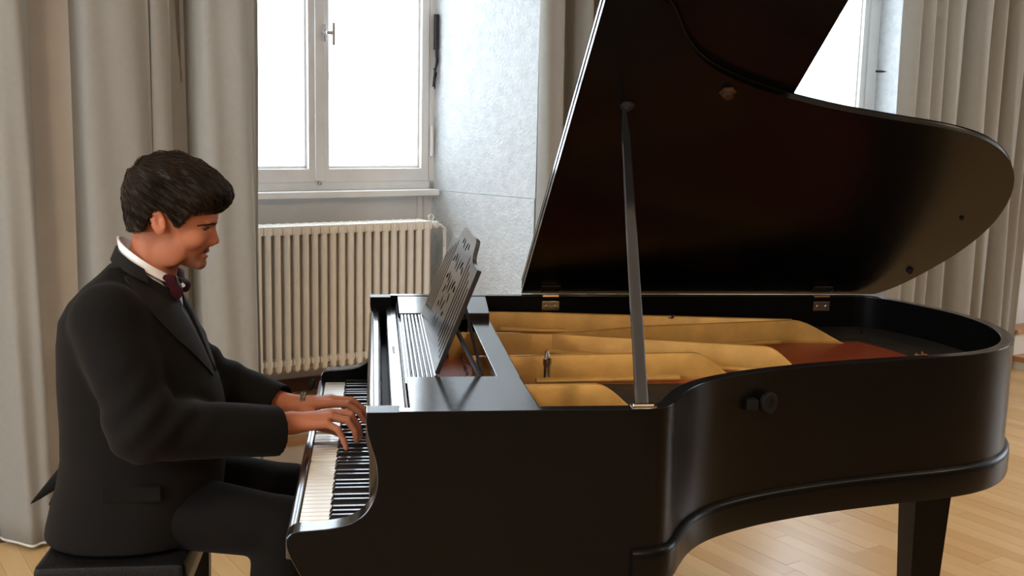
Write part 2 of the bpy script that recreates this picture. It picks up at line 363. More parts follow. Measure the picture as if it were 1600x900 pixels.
# building across the street, seen washed out through the panes
M_band = mat('grey_stone_band', (.22, .23, .25), .9, var=.05, scale=2)
fb = thing('building', w2(3.0, 7.5, -4), 'pale rendered building across the street, washed out through the window panes', 'building', PH)
MB().box((-11, 0, 0), (11, .4, 8.7)).build('wall', M_facade, fb, smooth=False)
MB().box((-11, -.14, 5.93), (11, .01, 6.03)).build('string_course', M_band, fb, smooth=False)
MB().box((-11, -.3, 8.7), (11, .5, 8.9)).build('cornice', M_facade, fb, smooth=False)

# curtain rail and curtains
rail = wobj(MB().box((-1.2, -.02, 3.34), (6.3, .02, 3.38), .004), 'trim_60', M_white)
for x in (-1, 1.2, 3.4, 5.9): MB().box((x-.015, .0, 3.345), (x+.015, .125, 3.375)).build('bracket', M_white, rail)
def curtain(pts, label, n=7, ztop=3.34, zbot=.018, seed=0):
    rr = random.Random(seed); P = catmull(pts, n); K = 22
    n_ = len(P); s0, s1 = P[0][0], P[-1][0]
    root = thing('curtain', w2((s0+s1)/2, 0, 0), label, 'curtain', PH, 'beige grey curtains along the window wall')
    def pos(i, z, off=0):
        f = z/ztop; s, t = P[i]; squeeze = 1-.10*f
        return ((s-(s0+s1)/2)*1.0+.006*math.sin(3*z+i*.35+seed)*(1-f), t*squeeze+.008*math.sin(2.1*z+i*.5+seed)+off, z)
    mb = MB(); zs = [zbot+(ztop-zbot)*(j/K)**1.15 for j in range(K+1)]
    mb.loft([[pos(i, z) for i in range(n_)] for z in zs], closed=False)
    me = mb.build('fabric', M_curt, root, fix=False, angle=180)
    sol = me.modifiers.new('t', 'SOLIDIFY'); sol.thickness = .003; sol.offset = 0
    hm = MB(); hm.loft([[pos(i, z, -.0028) for i in range(n_)] for z in (zbot-.002, zbot+.007)], closed=False)
    h = hm.build('hem', M_hem, root, fix=False, angle=180); sol = h.modifiers.new('t', 'SOLIDIFY'); sol.thickness = .003; sol.offset = 0
    return root
curtain([(-.62, .06), (-.50, .02), (-.38, .05), (-.30, .14), (-.20, .15), (-.13, .12), (-.075, .13), (-.045, .05), (.0, -.030), (.05, -.035), (.080, -.02), (.090, .06), (.095, .15), (.13, .175), (.19, .165), (.225, .155), (.243, .11), (.250, .02), (.268, -.025), (.34, -.05), (.43, -.05), (.47, -.032), (.476, -.010), (.49, -.03), (.54, -.028), (.557, -.005), (.560, .06), (.575, .12), (.60, .13), (.635, .135), (.652, .11), (.657, .02), (.672, -.022), (.73, -.04), (.80, -.04), (.850, -.025), (.868, .0), (.872, .03), (.882, .04), (.890, .02)],
        'wide beige curtain behind the pianist, left of the first window', seed=1)
curtain([(2.215, .06), (2.20, .02), (2.225, -.03), (2.27, -.035), (2.31, .01), (2.335, .075), (2.375, .08), (2.395, .03), (2.415, -.03), (2.45, -.02), (2.475, .05), (2.50, .09), (2.53, .05), (2.56, -.02), (2.62, -.03), (2.66, .04), (2.72, .06), (2.78, -.01), (2.86, .02), (2.95, .05), (3.05, .0)],
        'narrow beige curtain hanging between the white reveal and the open piano lid', seed=2)
rc = [(4.70, .05)]
x = 4.70
ampl = [(.055, -.03), (.07, .02), (.06, -.035), (.075, .03), (.06, -.02), (.07, .045), (.06, -.03), (.08, .01), (.07, .07), (.05, -.04), (.09, -.05), (.06, .05), (.075, -.03), (.06, -.01), (.07, .06), (.055, -.035), (.07, -.03), (.05, .04), (.06, -.02), (.06, .02), (.05, -.02)]
for d, t_ in ampl: x += d; rc.append((x, t_))
rc = [(4.70+(s-4.70)*(6.0-4.70)/(x-4.70), t_) for s, t_ in rc]
curtain(rc, 'pleated grey curtain right of the second window, behind the piano tail', seed=3)

# radiator under the first window
ra = thing('radiator', w2(1.06, .605, NZ), 'cream column radiator under the first window, behind the keyboard', 'radiator', PH)
zb, zt = .388-NZ, 1.062-NZ; pitch = .0445
sec = MB()
for dt in (-.048, .0, .048):
    pr = [(.0155, .020)]
    rings = []
    for z, kx in ((zb, .15), (zb+.004, .6), (zb+.015, 1), (zt-.03, 1), (zt-.012, .9), (zt-.004, .6), (zt, .2)):
        rings.append([(.0150*kx*math.cos(a), dt+.019*kx*math.sin(a), z) for a in [2*PI*j/12 for j in range(12)]])
    sec.loft(rings)
sec.box((-.0215, -.060, zb+.03), (.0215, .060, zb+.065), .010)
sec.box((-.0219, -.064, zt-.045), (.0219, .066, zt-.003), .006)
s0 = None
for i in range(23):
    x = (1.125-1.06)+pitch*(i-4)
    if s0 is None: s0 = sec.build('radiator_section', M_radi, ra); s0.location = (x, 0, 0)
    else: copy_part(s0, ra, (x, 0, 0))
xe = (1.125-1.06)+pitch*18
MB().tube([(xe+.015, 0, zt-.035), (xe+.05, 0, zt-.035)], .014, 12).lathe([(.017, 0), (.02, .004), (.021, .02), (.019, .045), (.012, .052)], (xe+.045, -.0, zt-.03), (.25, -1, .15), 14).build('valve', M_white, ra, label='white radiator valve knob')
MB().tube([(xe+.05, 0, zt-.03), (xe+.10, .0, zt-.032), (xe+.125, .0, zt-.05), (xe+.13, .005, zt-.14), (xe+.13, .01, .0)], .009, 10).build('pipe', M_white, ra)
MB().tube([(xe+.03+.014*math.cos(a), -.035, zt+.012+.014*math.sin(a)) for a in [2*PI*j/14 for j in range(15)]], .003, 6).build('wire_loop', M_white, ra)
for x in (.0, .75):
    for z in (zt-.1, zb+.08): MB().box((x, .03, z), (x+.02, .183, z+.03)).build('bracket', M_radi, ra)

# ceiling lamps (out of frame, warm)
def lamp(x, y, e, label):
    o = thing('ceiling_lamp', (x, y, ZC), label, 'lamp', 0, 'round ceiling lamps')
    MB().lathe([(.05, 0), (.05, -.03), (.25, -.05), (.25, -.10), (.23, -.10), (.23, -.06)], n=24).build('body', M_white, o)
    m, t, b = nt('lamp_opal'); em = N(t, 'ShaderNodeEmission', Color=(1, .62, .30, 1), Strength=e*.05); t.links.new(em.outputs[0], t.nodes['Material Output'].inputs[0])
    MB().lathe([(.22, -.075), (.22, -.095), (.15, -.115), (.0, -.12)], n=24).build('diffuser', m, o)
    ld = bpy.data.lights.new('lamp_light', 'AREA'); ld.shape = 'DISK'; ld.size = .45; ld.energy = e; ld.color = (1, .78, .53)
    lo = bpy.data.objects.new('lamp_light', ld); COL.objects.link(lo); lo.parent = o; lo.location = (0, 0, -.14)
LAMPS = [(-1.6, .6, 38), (1.6, -.6, 38), (4.2, 2.0, 30)]
for l, lb in zip(LAMPS, ('round opal ceiling lamp above the pianist, near the left wall', 'round opal ceiling lamp in the middle of the room', 'round opal ceiling lamp above the tail of the piano')): lamp(*l, lb)

# ================================================================== GRAND PIANO (local x to the tail, y to the spine)
PW = 1.39; ZT, ZB = 1.0, .655
piano = thing('grand_piano', (-.016, 1.999, 0), 'black grand piano with its lid raised on the prop, being played', 'piano')
out = [(.06, 0), (.30, 0), (.50, 0), (.545, .002), (.578, .012), (.605, .04), (.632, .09), (.665, .146), (.71, .20), (.775, .25), (.88, .305), (1.0, .35), (1.13, .388), (1.28, .422), (1.43, .455), (1.54, .497), (1.63, .563), (1.70, .652), (1.748, .757), (1.775, .87), (1.78, .98), (1.765, 1.09), (1.735, 1.19), (1.695, 1.29), (1.65, 1.355), (1.59, 1.388), (1.50, PW), (1.0, PW), (.5, PW), (.06, PW)]
def densify(p):
    q = catmull(p, 5)
    return [(float(a[0]), float(min(max(a[1], 0), PW))) for a in q]
OUT = densify(out)
def ring_strip(path_o, path_i, z0, z1, mb):
    rings = [[(a[0], a[1], z0), (a[0], a[1], z1), (b[0], b[1], z1), (b[0], b[1], z0)] for a, b in zip(path_o, path_i)]
    return mb.loft(rings)
INN = [tuple(p) for p in offset_path(OUT, .032)]
ring_strip(OUT, INN, ZB, ZT, MB()).build('rim', M_black, piano, bevel=.003, angle=40)
ring_strip([tuple(p) for p in offset_path(OUT, .002)], [tuple(p) for p in offset_path(OUT, .030)], ZT-.002, ZT+.0012, MB()).build('rim_cap', M_shelf, piano, bevel=.0008, label='polished top edge of the rim')
# moulding round the foot of the rim
mo = [p for p in OUT if not (p[0] < .515 and p[1] < .5)]
mrings = []
MO1 = offset_path(mo, -.014); MO0 = offset_path(mo, .001)
for a, b in zip(MO0, MO1):
    d = [b[i]-a[i] for i in range(2)]
    mrings.append([(a[0]+d[0]*k, a[1]+d[1]*k, z) for k, z in ((0, ZB-.012), (.85, ZB-.012), (1, ZB-.004), (1, .700), (.9, .709), (.5, .716), (0, .718))])
MB().loft(mrings).build('base_moulding', M_black, piano)
# arms with their scooped cheeks
arm = [(-.105, ZB), (-.125, .68), (-.143, .715), (-.150, .735), (-.151, .750), (-.145, .761), (-.132, .767), (-.10, .769), (-.06, .773), (-.03, .781), (-.006, .797), (.009, .818), (.018, .843), (.021, .872), (.017, .905), (.008, .935), (.001, .962), (-.001, .985), (.0, ZT), (.062, ZT), (.062, ZB)]
armc = arm[:3]+[tuple(p) for p in catmull(arm[2:19], 4)][1:]+arm[19:]
for y0 in (0, PW-.055): MB().prism(armc, 1, y0, y0+.055).build('arm', M_black, piano, bevel=.0035, angle=40)
for y0 in (0, PW-.055):                                # polished edge running over each scooped arm
    ap = armc[1:-2]; a0 = offset_path(ap, -.0005); a1 = offset_path(ap, .0012)
    MB().loft([[(p[0], y0+.003, p[1]), (q[0], y0+.004, q[1]), (q[0], y0+.051, q[1]), (p[0], y0+.052, p[1])] for p, q in zip(a0, a1)]).build('arm_edge', M_shelf, piano, angle=50)
MB().box((-.128, .055, ZB+.01), (.46, PW-.055, .700), .004).build('keybed', M_black, piano)
MB().box((.06, .03, ZB+.002), (.46, PW-.03, ZB+.02)).build('bottom_frame', M_dark, piano, smooth=False)
MB().box((-.158, .055, .69), (-.139, PW-.055, .739), .005).build('keyslip', M_shelf, piano)
for y0, y1 in ((.055, .1), (1.3275, PW-.055)): MB().box((-.139, y0, .69), (.0, y1, .744), .004).build('key_block', M_black, piano)
# keys: 52 white, 36 black; the bass is at the spine side
KP = .0235; KY = 1.3265
wk = MB().box((-.1375, -.0111, .700), (.03, .0111, .7345), .0016)
wk.f = wk.f
w0 = wk.build('white_key', M_ivory, piano); w0.location = (0, KY-KP*.5, 0)
down = {27: -.005, 28: 0, 23: -.004, 33: -.005}
for i in range(1, 52): copy_part(w0, piano, (0, KY-KP*(i+.5), down.get(i, 0)))
bk = MB().loft([[(x, sy*hw, z) for x, z in ((x0, .728), (x1, .728))] for x0 in () for x1 in ()] or [[(-.079, -.0055, .730), (-.079, .0055, .730), (.03, .0055, .730), (.03, -.0055, .730)], [(-.078, -.0052, .737), (-.078, .0052, .737), (.03, .0052, .737), (.03, -.0052, .737)], [(-.073, -.0044, .7455), (-.073, .0044, .7455), (.03, .0044, .7455), (.03, -.0044, .7455)], [(-.071, -.0036, .7465), (-.071, .0036, .7465), (.03, .0036, .7465), (.03, -.0036, .7465)]])
b0 = None
names = 'ABCDEFG'
for i in range(51):
    if names[i % 7] in 'ACDFG':
        off = {'A': -.001, 'C': .002, 'D': -.002, 'F': .002, 'G': 0}[names[i % 7]]
        loc = (0, KY-KP*(i+1)+off, 0)
        if b0 is None: b0 = bk.build('black_key', M_ebony, piano, angle=25); b0.location = loc
        else: copy_part(b0, piano, loc)
# fallboard, slot, name board
fbp = [(.004, .742), (.030, .742), (.030, .955), (.024, .961), (.012, .962), (.002, .957), (-.003, .948), (-.003, .93), (.004, .90)]
MB().prism(fbp, 1, .056, PW-.056).build('fallboard', M_shelf, piano, bevel=.002)
MB().prism([(.030, .742), (.050, .742), (.050, .88), (.030, .88)], 1, .056, PW-.056).build('slot_back', M_dark, piano, smooth=False)
MB().prism([(.0465, .88), (.0795, .88), (.0795, .988), (.078, .989), (.0765, .972), (.074, .9695), (.049, .9685), (.0465, .966)], 1, .056, PW-.056).build('name_board', M_shelf, piano, bevel=.0015)
em = MB()
for k, (dx, dy) in enumerate([(0, -.05), (.002, -.036), (.0, -.022), (.001, -.008), (.0, .006), (.002, .02), (0, .034), (.001, .048)]):
    x0 = .0605+dx; z0 = .9695
    em.obox((x0-.003-.001*(k % 3), .706+dy*.8, z0), (x0+.003+.001*(k % 2), .706+dy*.8+.002, z0), .0022, .0005, (0, 0, 1))
em.build('name_inlay', M_emblem, piano, smooth=False, label='faint gilded name inlay')
# music shelf: near and far wings, cross bar, slatted tray
MB().prism([(.082, .03), (.334, .03), (.327, .29), (.082, .29)], 2, .978, ZT-.0005).build('shelf_wing', M_shelf, piano, bevel=.003)
MB().prism([(.082, 1.06), (.340, 1.06), (.358, PW-.032), (.082, PW-.032)], 2, .978, ZT-.0005).build('shelf_wing', M_shelf, piano, bevel=.003)
MB().box((.285, .289, .952), (.340, 1.061, .980), .003).build('shelf_bar', M_shelf, piano)
MB().box((.080, .29, .962), (.148, 1.06, .985)).build('tray', M_shelf, piano, smooth=False)
sl = MB().box((-.0042, -.383, 0), (.0042, .383, .012), .002); s0 = None
for k in range(6):
    loc = (.0895+k*.0098, .675, .985)
    if s0 is None: s0 = sl.build('slat', M_shelf, piano); s0.location = loc
    else: copy_part(s0, piano, loc)
MB().tube([(.145, .30, .997), (.145, 1.05, .997)], .003, 8).build('desk_hinge', M_nickel, piano)
# music desk: pierced panel leaning back
def curve_panel(name, outlines, depth, m, parent, mtx, bev=.0):
    cu = bpy.data.curves.new(name, 'CURVE'); cu.dimensions = '2D'; cu.fill_mode = 'BOTH'; cu.extrude = depth/2
    for pl in outlines:
        sp = cu.splines.new('POLY'); sp.points.add(len(pl)-1); sp.use_cyclic_u = True
        for p, q in zip(sp.points, pl): p.co = (q[0], q[1], 0, 1)
    ob = bpy.data.objects.new('tmp', cu); COL.objects.link(ob)
    me = bpy.data.meshes.new_from_object(ob.evaluated_get(bpy.context.evaluated_depsgraph_get())); bpy.data.objects.remove(ob); bpy.data.curves.remove(cu)
    me.name = name; me.materials.clear(); me.materials.append(m); me.shade_smooth(); me.set_sharp_from_angle(angle=math.radians(30))
    o = link_mesh(name, me, m, parent); o.matrix_local = mtx; return o
HW = .365
half = [(HW, 0), (HW, .243), (.325, .2435), (.285, .2425), (.25, .2435), (.222, .248), (.20, .257), (.185, .269), (.172, .281), (.155, .2875), (.10, .2885)]
outl = half+[(-x, y) for x, y in reversed(half)]
holes = []
def slot(x, y0, y1, w): return [(x-w/2, y0), (x+w/2, y0), (x+w/2, y1-w/2), (x, y1), (x-w/2, y1-w/2)]
for sg in (-1, 1):
    for k in range(5):
        x = sg*(.335-k*.040); holes.append(slot(x, .030+.004*k, .198+.013*k, .0135))
def leaf(cx, cy, a, L, w):
    pts = []
    for j in range(12):
        u = 2*PI*j/12; px = L*math.cos(u); py = w*math.sin(u)*(1-.35*math.cos(u)); pts.append((cx+px*math.cos(a)-py*math.sin(a), cy+px*math.sin(a)+py*math.cos(a)))
    return pts
for sg in (-1, 1):
    for cx, cy, a, L, w in ((.022, .255, .6, .013, .006), (.052, .258, -.3, .010, .005), (.02, .205, 1.1, .016, .0055), (.055, .212, .5, .013, .006), (.085, .203, -.5, .012, .005), (.018, .15, 1.3, .016, .006), (.050, .16, .6, .015, .006), (.082, .155, -.2, .013, .005), (.052, .125, -.7, .013, .005), (.02, .10, .9, .014, .0055), (.055, .085, .2, .011, .0045), (.02, .055, 1.2, .012, .005)):
        holes.append(leaf(sg*cx*1.45, cy, a if sg > 0 else PI-a, L*1.35, w*1.45))
TL = math.radians(21.5)
DM = Matrix(((0, math.sin(TL), -math.cos(TL), .148), (1, 0, 0, .6725), (0, math.cos(TL), math.sin(TL), ZT+.001), (0, 0, 0, 1)))
desk = curve_panel('music_desk', [outl]+holes, .010, M_shelf, piano, DM)
def dk(x, y, o=0): return (DM @ Vector((x, y, o)))
foot1 = Vector((.245, .300, .988))
MB().obox(dk(-.335, .10, -.008), foot1, .010, .006).build('desk_strut', M_iron, piano)
MB().obox(dk(-.12, .165, -.008), foot1+Vector((.004, .006, 0)), .006, .006).build('desk_strut', M_iron, piano)
MB().lathe([(.008, -.012), (.008, .002), (.004, .006)], foot1+Vector((0, -.004, 0)), n=12).build('strut_foot', M_nickel, piano)

# interior: soundboard, gold frame with ribs, strings
ins = [tuple(p) for p in offset_path(OUT, .040)]
MB().prism([(x, y) for x, y in ins], 2, .868, .884).build('soundboard', M_sound, piano, smooth=False)
# dark sloping inner rim ledge at the tail
tail_i = [p for p in OUT if p[0] > 1.20]
a_, b_, c_ = offset_path(tail_i, .03), offset_path(tail_i, .10), offset_path(tail_i, .20)
MB().loft([[(a[0], a[1], .90), (b[0], b[1], .895), (c[0], c[1], .888), (c[0], c[1], .880), (a[0], a[1], .880)] for a, b, c in zip(a_, b_, c_)]).build('inner_ledge', M_dark, piano, angle=60)
plate = MB().box((.10, .04, .845), (.46, PW-.04, .872), .004).build('iron_frame', M_gold, piano)
def rib(path, ztop, end, zb=.862, th=.018, name='rib'):
    # vertical web along path, then sloping down along `end` to zb
    P = [Vector((*p, 0)) for p in path+end]; n1 = len(path); mb = MB(); rings = []
    for i, p in enumerate(P):
        d = (P[min(i+1, len(P)-1)]-P[max(i-1, 0)]).normalized(); nn = Vector((-d.y, d.x, 0))*th/2
        if i < n1: z = ztop
        else:
            u = (i-n1+1)/len(end); z = ztop+(zb+.008-ztop)*(3*u*u-2*u**3)
        rings.append([p-nn+Vector((0, 0, zb)), p-nn*.8+Vector((0, 0, z-.003)), p-nn*.5+Vector((0, 0, z)), p+nn*.5+Vector((0, 0, z)), p+nn*.8+Vector((0, 0, z-.003)), p+nn+Vector((0, 0, zb))])
    return mb.loft(rings).build(name, M_gold, plate, angle=50)
def line(a, b, n): return [(a[0]+(b[0]-a[0])*i/n, a[1]+(b[1]-a[1])*i/n) for i in range(n+1)]
rib(line((.30, .395), (.520, .402), 6), .953, line((.532, .402), (.655, .40), 9))
rib(line((.26, .69), (.478, .705), 5)+line((.5, .706), (.845, .725), 6), .955, line((.86, .725), (1.00, .722), 8))
rib([(.22, 1.0), (.35, .995), (.525, .985)]+line((.56, .968), (1.07, .80), 8), .955, line((1.085, .795), (1.20, .756), 8))
rib([(.42, .992), (.50, .985)]+line((.56, .99), (.79, 1.084), 4)+line((.83, 1.094), (1.30, 1.184), 6), .955, line((1.32, 1.187), (1.52, 1.165), 8))
rib([(.30, 1.33), (.375, 1.33), (.50, 1.32)]+line((.55, 1.315), (1.30, 1.20), 6), .955, line((1.32, 1.197), (1.40, 1.19), 3))
# flanges (beads) at the feet of the ribs
for a, b, z in (((.42, .664), (.80, .690), .895), ((.62, .912), (1.12, .738), .895), ((.52, .955), (1.24, 1.135), .897), ((.40, 1.292), (.60, 1.272), .905), ((.50, .965), (.70, .895), .905)):
    MB().tube([(*a, z), ((a[0]+b[0])/2, (a[1]+b[1])/2, z), (*b, z)], .0085, 10).build('flange', M_gold, plate)
MB().box((.40, .05, .86), (.56, .41, .885), .004).build('treble_shelf', M_gold, plate)
pst = MB().lathe([(.012, .880), (.0125, .885), (.010, .889), (.010, .930), (.0125, .932), (.0125, .946), (.009, .948), (.006, .958), (.004, .966)], (.452, .735-.035, 0), n=16).build('plate_bolt', M_nickel, plate, label='nickel bolt')
for x, y in ((.93, 1.256),): MB().lathe([(.012, .95), (.012, .958), (.006, .962), (.0, .962)], (x, y, 0), n=10).build('bolt', M_nickel, plate)
MB().box((.41, .735, .884), (.62, .90, .892), .003).build('felt_strip', M_felt, plate, label='red felt strip')
st = MB()
for k in range(120):                                   # strings fan out from the pins towards the tail
    u = k/119; y0 = .07+u*1.22
    # each string stops at the rim
    a = Vector((.40, y0, .893)); L = .20+1.15*u**.8; b = a+Vector((L, (-.10*u+.02)*L, -.003))
    if y0 < .42: b = Vector((min(.40+L, .53+.28*(y0/.42)), y0+.005, .889))
    mb_n = 4; st.tube([a, b], .0011 if u < .33 else .0003, 3, cap=False)
st.build('strings', M_string, piano, kind='stuff', fix=False)
pn = MB()
for k in range(150):
    x = .255+(k % 3)*.03+rnd.uniform(-.002, .002); y = .07+k*.0083
    pn.tube([(x, y, .868), (x, y, .898)], .0032, 6)
pn.build('tuning_pins', M_string, piano, kind='stuff')
MB().prism([(.40, .045), (.50, .045), (.57, .075), (.63, .18), (.70, .28), (.80, .36), (.92, .42), (.92, .66), (.40, .66)], 2, .8835, .887).build('treble_field', M_dark, piano, smooth=False)
sq = MB()
for k in range(26): sq.tube([(.565, .10+k*.0085, .886), (.565, .10+k*.0085, .903)], .003, 6)
sq.box((.545, .085, .884), (.585, .33, .892), .003)
sq.build('treble_bridge', M_dark, piano)
hk = MB()
for i in range(3): hk.tube([(1.53+.014*i, .855-.01*i, .895), (1.535+.014*i, .85-.01*i, .918+.008*(i % 2)), (1.55+.012*i, .852-.01*i, .915), (1.552+.012*i, .852-.01*i, .897)], .006, 8)
hk.build('hitch_hook', M_brass, piano, label='small bright brass hook near the tail')

# lid, hinged on the spine, held by the prop
LA = math.radians(34.2)
def lm(x, v, o=0): return Vector((x, PW+.004-v*math.cos(LA)+o*math.sin(LA), ZT+.004+v*math.sin(LA)+o*math.cos(LA)))   # o: outward (upper face)
lo = [p for p in OUT if p[0] >= .47]
lop = [tuple(p) for p in offset_path(lo, -.032)]
lop = [(max(x, .48), min(y, PW+.0)) for x, y in lop]
poly = [(.48, PW)]+[(.48, -.032)]+[p for p in lop if p[0] > .49]
def slab(poly, o0, o1, name, m, parent, bev=.003):
    n = len(poly); mb = MB()
    mb.v = [tuple(lm(x, PW-y, o0)) for x, y in poly]+[tuple(lm(x, PW-y, o1)) for x, y in poly]
    mb.f = [tuple(range(n)), tuple(n+j for j in reversed(range(n)))]+[(j, (j+1) % n, n+(j+1) % n, n+j) for j in range(n)]
    return mb.build(name, m, parent, bevel=bev, angle=40)
lid = slab(poly, 0, .019, 'lid', M_lid, piano)
flap = slab([(.482, PW-.012), (.482, -.032), (.995, -.032), (.995, PW-.012)], .0225, .0405, 'lid_flap', M_lid, lid)
mb = MB()
for v in np.linspace(.03, 1.40, 2): pass
for o0, o1, y1 in ((.001, .018, PW), (.0235, .0395, PW-.012)): slab([(.4775, y1), (.4775, -.030), (.4815, -.030), (.4815, y1)], o0, o1, 'edge_band', M_shelf, lid, bev=.0008)
mb = MB(); mb.tube([lm(.481, .02, .0205), lm(.481, 1.41, .0205)], .003, 6); mb.build('piano_hinge', M_iron, lid)
# rubber buffers under the lid, brass prop cup
def on_lid(prof, x, v, m, name, label=None, n=14): return MB().lathe(prof, lm(x, v, 0), -Vector((0, math.sin(LA), math.cos(LA))), n).build(name, m, lid, label=label)
on_lid([(.012, 0), (.012, .003), (.008, .008), (.006, .012)], 1.70, .179, M_rubber, 'lid_buffer', 'small dark rubber buffer')
on_lid([(.006, 0), (.006, .005)], 1.70, .52, M_rubber, 'lid_buffer')
cup = on_lid([(.020, 0), (.020, .004), (.012, .008), (.012, .016), (.005, .016)], .824, 1.104, M_dullbrass, 'lid_catch', 'dull brass catch plate', 6)
on_lid([(.017, 0), (.017, .003), (.008, .008), (.008, .012)], .60, 1.04, M_iron, 'prop_cup')
# lid hinges at the spine
for x in (.565, 1.462):
    h = MB().box((x-.028, PW-.036, .953), (x+.028, PW-.030, .984), .0015)
    for dx in (-.014, .014): h.lathe([(.005, 0), (.005, .002), (.003, .003)], (x+dx, PW-.036, .967), (0, -1, 0), 8)
    ho = h.build('lid_hinge', M_nickel, piano, label='worn metal hinge plate')
    MB().tube([(x-.026, PW-.030, .9995), (x+.026, PW-.030, .9995)], .006, 10).build('hinge_knuckle', M_brass, ho)
    lf = MB(); q = [lm(x+dx, v, -o) for o in (.0, .004) for dx, v in ((-.03, .02), (.03, .02), (.03, .055), (-.03, .055))]
    lf.add(q, [(3, 2, 1, 0), (4, 5, 6, 7), (0, 1, 5, 4), (1, 2, 6, 5), (2, 3, 7, 6), (3, 0, 4, 7)]); lf.build('hinge_leaf', M_dark, ho, smooth=False)
# prop stick from the treble rim to the lid
base = Vector((.536, .020, ZT-.03)); top = lm(.592, 1.036, -.012)
d = (top-base).normalized(); sx = Vector((1, 0, 0)); sx = (sx-d*sx.dot(d)).normalized(); sy = d.cross(sx)
ringsS = []
for u, w, th in ((0, .013, .0065), (.06, .0125, .0065), (.55, .0115, .006), (.90, .010, .0055), (.95, .007, .005), (1, .004, .004)):
    p = base+(top-base)*u; ringsS.append([p+sx*w*a+sy*th*b for a, b in ((-1, -.7), (-.8, -1), (.8, -1), (1, -.7), (1, .7), (.8, 1), (-.8, 1), (-1, .7))])
MB().loft(ringsS).build('lid_prop', M_shelf, piano, angle=30)
MB().box((.512, .010, ZT-.004), (.562, .034, ZT+.004), .002).tube([(.516, .02, ZT+.002), (.556, .02, ZT+.002)], .006, 8).build('prop_hinge', M_nickel, piano)
# round lock knob on the bentside
k0 = Vector((.885, .312, .932)); nrm = Vector((.42, -.90, 0)).normalized()
MB().lathe([(.010, -.01), (.010, .012), (.022, .014), (.025, .018), (.025, .026), (.021, .030), (.012, .030), (.010, .027), (.0, .027)], k0, nrm, 20).build('side_knob', M_rubber, piano, label='round dark knob on the curved side')
MB().box((.835, .27, .918), (.865, .30, .945), .006).build('knob_bracket', M_rubber, piano)
# legs with casters, lyre
def leg(x, y):
    mb = MB(); rings = []
    for z, h in ((.12, .036), (.14, .042), (.45, .053), (.615, .060), (.62, .068), (.665, .070)):
        rings.append([(x+a*h, y+b*h, z) for a, b in ((-1, -1), (1, -1), (1, 1), (-1, 1))])
    l = mb.loft(rings).build('leg', M_black, piano, bevel=.003, angle=30)
    MB().lathe([(.022, .12), (.022, .09), (.030, .085), (.030, .07)], (x, y, 0), n=14).tube([(x-.012, y+.01, .034), (x+.012, y+.01, .034)], .033, 16).build('caster', M_brass, l)
leg(.22, .15); leg(.22, PW-.15); leg(1.632, .92)
ly = MB().box((.30, .63, .20), (.33, .65, .67)).box((.30, .74, .20), (.33, .76, .67)).box((.27, .56, .13), (.40, .83, .21), .01).build('lyre', M_black, piano)
for y in (.635, .695, .755): MB().box((.17, y-.014, .148), (.29, y+.014, .158), .004).build('pedal', M_brass, ly)

# ================================================================== BENCH
bn = thing('piano_bench', (-.60, 2.68, 0), 'black leather piano bench under the pianist', 'bench')
MB().box((-.172, -.235, .455), (.165, .285, .525), .018).build('seat', M_leather, bn)
MB().box((-.155, -.22, .40), (.15, .27, .457), .004).build('apron', M_black, bn)
for a in (-1, 1):
    for b in (-1, 1):
        x, y = (-.003+a*.13, .025+b*.215)
        MB().loft([[(x+i*h, y+j*h, z) for i, j in ((-1, -1), (1, -1), (1, 1), (-1, 1))] for z, h in ((0, .016), (.40, .024))]).build('leg', M_black, bn, bevel=.002)

# ================================================================== PIANIST
YM = 2.694
# --- signed distance tools -------------------------------------------------
def smin(a, b, k): 
    h = np.clip(.5+.5*(b-a)/k, 0, 1); return b*(1-h)+a*h-k*h*(1-h)
def sd_cap(P, a, b, ra, rb):
    a = np.array(a); ab = np.array(b)-a; t = np.clip(((P-a)@ab)/(ab@ab), 0, 1)
    return np.linalg.norm(P-a-t[:, None]*ab, axis=1)-(ra+(rb-ra)*t)
def sd_ell(P, c, r, rot=None):
    q = P-np.array(c)
    if rot is not None: q = q@rot
    r = np.array(r); k0 = np.linalg.norm(q/r, axis=1); k1 = np.linalg.norm(q/(r*r), axis=1)+1e-9
    return k0*(k0-1)/k1
def sd_poly(x, z, poly):
    poly = np.array(poly); n = len(poly); d = np.full(len(x), 1e9); ins = np.zeros(len(x), bool)
    for i in range(n):
        a = poly[i]; b = poly[(i+1) % n]; e = b-a; wx = x-a[0]; wz = z-a[1]
        t = np.clip((wx*e[0]+wz*e[1])/(e@e), 0, 1); d = np.minimum(d, (wx-t*e[0])**2+(wz-t*e[1])**2)
        c = (a[1] > z) != (b[1] > z)
        if abs(e[1]) > 1e-12: ins ^= c & (x < e[0]*(z-a[1])/e[1]+a[0])
    d = np.sqrt(d); return np.where(ins, -d, d)
def inflate(P, poly, R, zs, ws):
    sd = sd_poly(P[:, 0], P[:, 2], poly); w = np.interp(P[:, 2], zs, ws)
    q = np.maximum(1+sd/R, 0); g = np.sqrt(q*q+((P[:, 1]-YM)/w)**2)-1
    return g*np.minimum(R, w)*.85
def rot_y(a): c, s = math.cos(a), math.sin(a); return np.array([[c, 0, -s], [0, 1, 0], [s, 0, c]]).T
def rot_z(a): c, s = math.cos(a), math.sin(a); return np.array([[c, -s, 0], [s, c, 0], [0, 0, 1]])
def evalp(prims, P, cen=None, rad=None):
    acc = np.full(len(P), 1.0)
    for f, c, r, k in prims:
        if cen is not None and c is not None and np.linalg.norm(np.array(c)-cen)-r-rad > .05: continue
        d = f(P)
        acc = np.maximum(acc, d) if k == 'cut' else (-smin(-acc, d, -k) if k < 0 else smin(acc, d, max(k, 1e-5)))
    return acc
